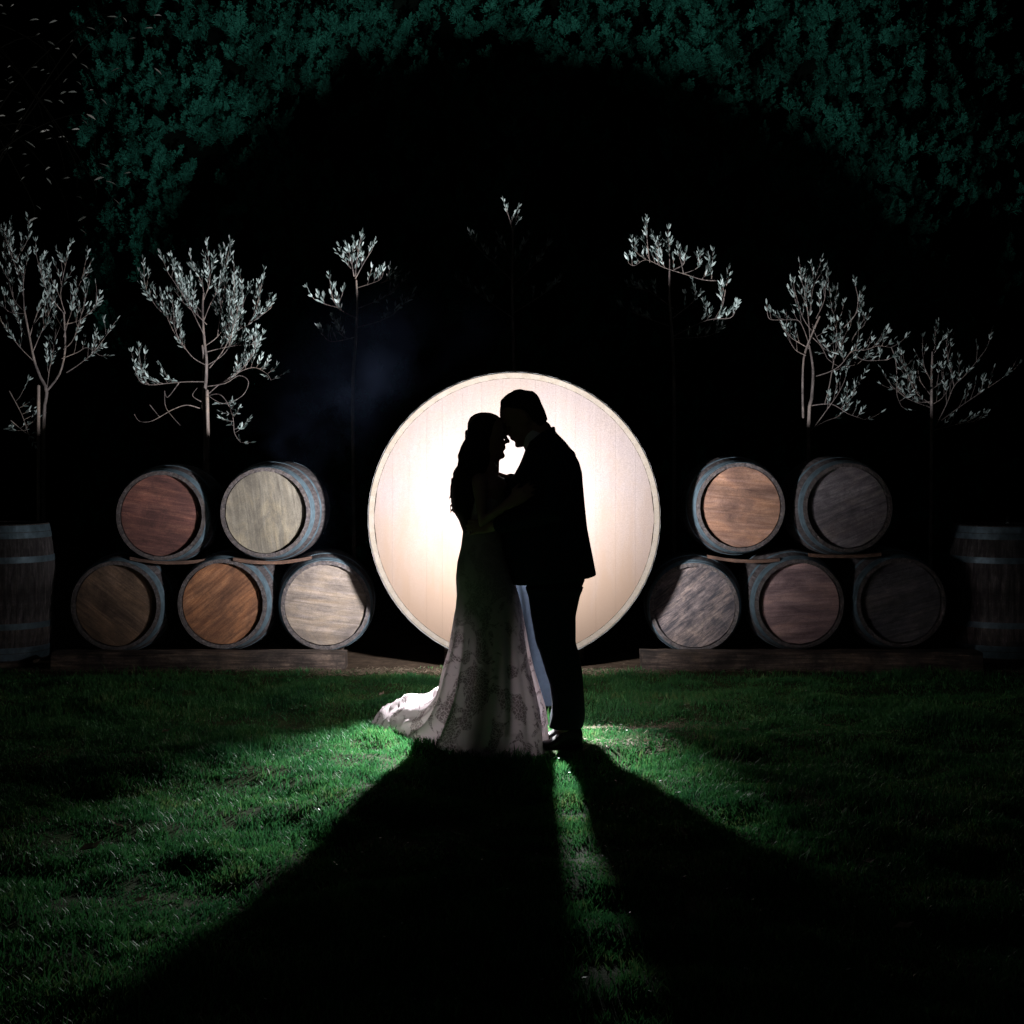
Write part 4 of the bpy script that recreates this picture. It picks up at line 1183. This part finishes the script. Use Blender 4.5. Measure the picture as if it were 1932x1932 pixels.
# ctrl index -> ring angle, so that front points stay in front
ctrl_ang = [0, .06, .13, .20, .27, .34, .40, .45, .49, .52, .55, .60, .66, .74, .82, .90, .955]
def hem_at(t):
    m_ = len(ctrl_ang)
    for i in range(m_):
        a0 = ctrl_ang[i]; a1 = ctrl_ang[i + 1] if i + 1 < m_ else 1.0
        if a0 <= t <= a1:
            s = (t - a0) / (a1 - a0)
            k = i * 24 + s * 24
            k0 = int(k) % len(hc_); k1 = (k0 + 1) % len(hc_)
            return hc_[k0].lerp(hc_[k1], k - int(k))
    return hc_[0]
def build_dress():
    # dense z rows by interpolation of DR
    zs_ = [d_[0].z for d_ in DR]
    lx = [d_[0].x for d_ in DR]; rx = [d_[1].x for d_ in DR]; bb = [d_[2] for d_ in DR]
    zi = np.concatenate([np.linspace(zs_[0], .62, 34), np.linspace(.60, .20, 26)[0:], np.linspace(.19, .0, 26) ** 1.0])
    o_ = np.argsort(zs_)
    f = lambda arr, z: float(np.interp(z, np.array(zs_)[o_], np.array(arr)[o_]))
    rings, lace = [], []
    rg = random.Random(9)
    ph = [rg.uniform(0, 6.28) for _ in range(6)]
    for z in zi:
        l, r_, b_ = Vector((f(lx, z), bd, z)), Vector((f(rx, z), bd, z)), f(bb, z)
        ring = []
        fold = np.clip((.75 - z) / .6, 0, 1)
        for i in range(NA):
            t = i / NA
            p = ring_pt(l, r_, b_, t)
            # spread to the hem outline, train side late and low
            back = math.exp(-((t - .53) / .16) ** 2)
            wz = np.clip(1 - z / (.30 + .12 * (1 - back)), 0, 1)
            wz = wz ** (2.6 if back > .3 else 1.8)
            wz = float(wz)
            hp = hem_at(t)
            q_ = Vector((lerp(p.x, hp.x, wz), lerp(p.y, hp.y, wz), z))
            # scalloped hem
            if wz > .8: q_ += Vector((hp.x + .13, hp.y - 7.6, 0)).normalized() * .014 * abs(math.sin(t * 2 * PI * 34)) * (wz - .8) * 5
            # pleats
            c = Vector(((l.x + r_.x) / 2, bd, z)); rad = (q_ - c)
            a = 2 * PI * t
            am = .030 * fold * (math.sin(9 * a + ph[0]) * .6 + math.sin(14 * a + ph[1] + z * 2) * .4 + math.sin(23 * a + ph[2]) * .22)
            q_ += rad.normalized() * am * (1 if wz < .6 else .6)
            # heaped folds of the train
            if wz > .02:
                far = np.clip((c - q_).x - .32, 0, 1)
                ridge = 0
                for (ax, ay, bx, by, hh, ww) in ((-.40, 8.00, -.72, 8.20, .14, .13), (-.36, 7.70, -.62, 7.93, .05, .06), (-.30, 8.12, -.60, 8.30, .05, .05)):
                    ux, uy = bx - ax, by - ay
                    s_ = min(1, max(0, ((q_.x - ax) * ux + (q_.y - ay) * uy) / (ux * ux + uy * uy)))
                    dd = math.hypot(q_.x - ax - ux * s_, q_.y - ay - uy * s_)
                    ridge += hh * (1 - .45 * s_) * math.exp(-(dd / ww) ** 2)
                qx, qy = np.array(q_.x), np.array(q_.y)
                cr_ = float(abs(vnoise(qx, qy, 11, 61) - .5) * .07 + abs(vnoise(qx, qy, 24, 62) - .5) * .03)
                edge_ = float(np.clip((1 - wz) * 6, 0.02, 1))
                lift = (ridge + cr_ * float(np.clip(far * 6, 0, 1))) * edge_ / max((1 - wz) ** .7, .05)
                q_.z += float(lift) * max((1 - wz) ** .7, .05) + .008 * far
            ring.append(q_)
            v = .35 + .65 * np.clip((.95 - z) / .5, 0, 1)
            lace.append(v)
        rings.append(ring)
    V = [tuple(p) for r_ in rings for p in r_]
    n_ = len(rings)
    q = np.array([(j * NA + i, (j + 1) * NA + i, (j + 1) * NA + (i + 1) % NA, j * NA + (i + 1) % NA) for j in range(n_ - 1) for i in range(NA)])
    me = np_mesh('dress', np.array(V), quads=q)
    me.polygons.foreach_set('use_smooth', [True] * len(me.polygons))
    add_attr(me, 'lace', lace)
    return link('dress', me, M['dress'], bride)
bp_(build_dress())
# opaque slip under the skirt
bm = bmesh.new()
SL = [(676, 925, 770, .14, 1), (676, 912, 960, .118, 1), (678, 900, 1030, .112, 1), (668, 910, 1110, .132, 1), (650, 930, 1200, .152, 1), (644, 955, 1290, .16, 1), (655, 985, 1400, .16, 1), (770, 1195, 420, .165, 2), (810, 1200, 600, .175, 2), (785, 1205, 800, .185, 2), (745, 1210, 1000, .195, 2), (705, 1220, 1200, .205, 2), (685, 1225, 1330, .205, 2)]
vs = loft(bm, [hring((Z1 if z == 1 else Z2)(l, v, bd), (Z1 if z == 1 else Z2)(r_, v, bd), b_, 40, 2.0) for l, r_, v, b_, z in SL], cap=False)
bp_(bm_obj('slip', bm, M['slip'], bride))

# ================================================================== FLASH ON ITS STAND
fl = tag(empty('flash_stand', (LX, LY, 0)), 'camera flash on a blue cloth covered stand, hidden behind the embracing couple', 'flash stand')
finv = Matrix.Translation((-LX, -LY, 0))
def fpart(o): o.matrix_parent_inverse = finv; return o
bm = bmesh.new()
tube(bm, [(LX, LY, .02), (LX, LY, .86)], [.014, .012], 10); fpart(bm_obj('pole', bm, M['black'], fl))
bm = bmesh.new(); box(bm, (LX - .03, LY - .025, .83), (LX + .03, LY + .025, .91), .005); fpart(bm_obj('flash_body', bm, M['black'], fl, False))
for k in range(3):
    a = R(90 + 120 * k)
    bm = bmesh.new(); tube(bm, [(LX, LY, .40), (LX + .22 * math.cos(a), LY + .22 * math.sin(a), .012)], [.010, .008], 8); fpart(bm_obj('leg', bm, M['black'], fl))
bm = bmesh.new()
rings = []
for z, r_ in ((.80, .035), (.74, .075), (.66, .125), (.50, .170), (.30, .225), (.12, .275), (.035, .305)):
    fo = .035 * (1 - z)
    rings.append([Vector((LX + .03 + (r_ + fo * math.sin(9 * 2 * PI * k / 72 + 1)) * math.cos(2 * PI * k / 72), LY + .10 + (r_ + fo * math.sin(9 * 2 * PI * k / 72 + 1)) * math.sin(2 * PI * k / 72), z)) for k in range(72)])
loft(bm, rings, cap=False)
fpart(bm_obj('cloth_cover', bm, M['cloth'], fl))
for lo in FLASH:  # the added fill lamp is parented along with the flash
    lo.parent = fl
    lo.matrix_parent_inverse = finv

# ================================================================== FALLEN LEAVES big enough to point at
for i, (px, py) in enumerate([(170, 1607), (222, 1563), (313, 1390), (1448, 1497), (1640, 1640), (1850, 1466), (1512, 1418), (1220, 1418), (720, 1330), (1560, 1392), (265, 1695), (1705, 1745)]):
    d_ = CAM_H * F_PX / (py - HY)
    c = P(px, py, d_); c.z = float(ground_z(np.array(c.x), np.array(c.y))) + .03
    a = rnd.uniform(0, 6.28); ln = rnd.uniform(.04, .07) * (1.5 if i == 0 else 1)
    dd = Vector((math.cos(a), math.sin(a), .2)) * ln / 2; s_ = Vector((-math.sin(a), math.cos(a), .4)) * ln * .2
    V = [c - dd, c - dd * .3 + s_ + Vector((0, 0, .006)), c + dd * .4 + s_ * .8, c + dd + Vector((0, 0, .012)), c + dd * .4 - s_ * .8, c - dd * .3 - s_ + Vector((0, 0, .006)), c + Vector((0, 0, -.002))]
    o = pyd('fallen_leaf', V, [(0, 1, 6), (1, 2, 6), (2, 3, 6), (3, 4, 6), (4, 5, 6), (5, 0, 6)], M['litter'])
    add_attr(o.data, 'shade', [.3 + .7 * rnd.random()] * 7)
    tag(o, 'large curled brown leaf lying on the lawn' if i == 0 else 'small pale fallen leaf lying on the dark lawn', 'leaf', 'fallen leaves on the lawn')

# ================================================================== SMOKE drifting beside the cask
bm = bmesh.new()
ell(bm, (-.80, 10.75, 1.50), (Vector((1.45, 0, 0)), Vector((0, .55, 0)), Vector((0, 0, 1.40))), 24, 14)
m = bpy.data.materials.new('thin_smoke'); m.use_nodes = True
n = m.node_tree; n.nodes.remove(n.nodes['Principled BSDF'])
tc = n.nodes.new('ShaderNodeTexCoord')
t1 = noise(n, tc.outputs['Object'], 1.7, 4, .55, .8)
r1 = ramp(n, t1.outputs[0], [(.42, (0, 0, 0)), (.70, (1, 1, 1))])
mu = n.nodes.new('ShaderNodeMath'); mu.operation = 'MULTIPLY'; mu.inputs[1].default_value = .075
cm = n.nodes.new('ShaderNodeMapping'); cm.inputs['Location'].default_value = (.80 / 1.45, -10.75 / .55, -1.50 / 1.40); cm.inputs['Scale'].default_value = (1 / 1.45, 1 / .55, 1 / 1.40)
n.links.new(tc.outputs['Object'], cm.inputs[0])
ln_ = n.nodes.new('ShaderNodeVectorMath'); ln_.operation = 'LENGTH'; n.links.new(cm.outputs[0], ln_.inputs[0])
fo = n.nodes.new('ShaderNodeMapRange'); fo.interpolation_type = 'SMOOTHSTEP'; fo.inputs[1].default_value = .25; fo.inputs[2].default_value = .95; fo.inputs[3].default_value = 1; fo.inputs[4].default_value = 0
n.links.new(ln_.outputs['Value'], fo.inputs[0])
m9 = n.nodes.new('ShaderNodeMath'); m9.operation = 'MULTIPLY'
n.links.new(r1.outputs[0], m9.inputs[0]); n.links.new(fo.outputs[0], m9.inputs[1])
n.links.new(m9.outputs[0], mu.inputs[0])
pv = n.nodes.new('ShaderNodeVolumePrincipled'); pv.inputs['Color'].default_value = (.38, .55, 1.0, 1)
n.links.new(mu.outputs[0], pv.inputs['Density'])
n.links.new(pv.outputs[0], n.nodes['Material Output'].inputs['Volume'])
tag(bm_obj('smoke', bm, m), 'thin bluish smoke drifting beside the giant cask', None, None, 'stuff')
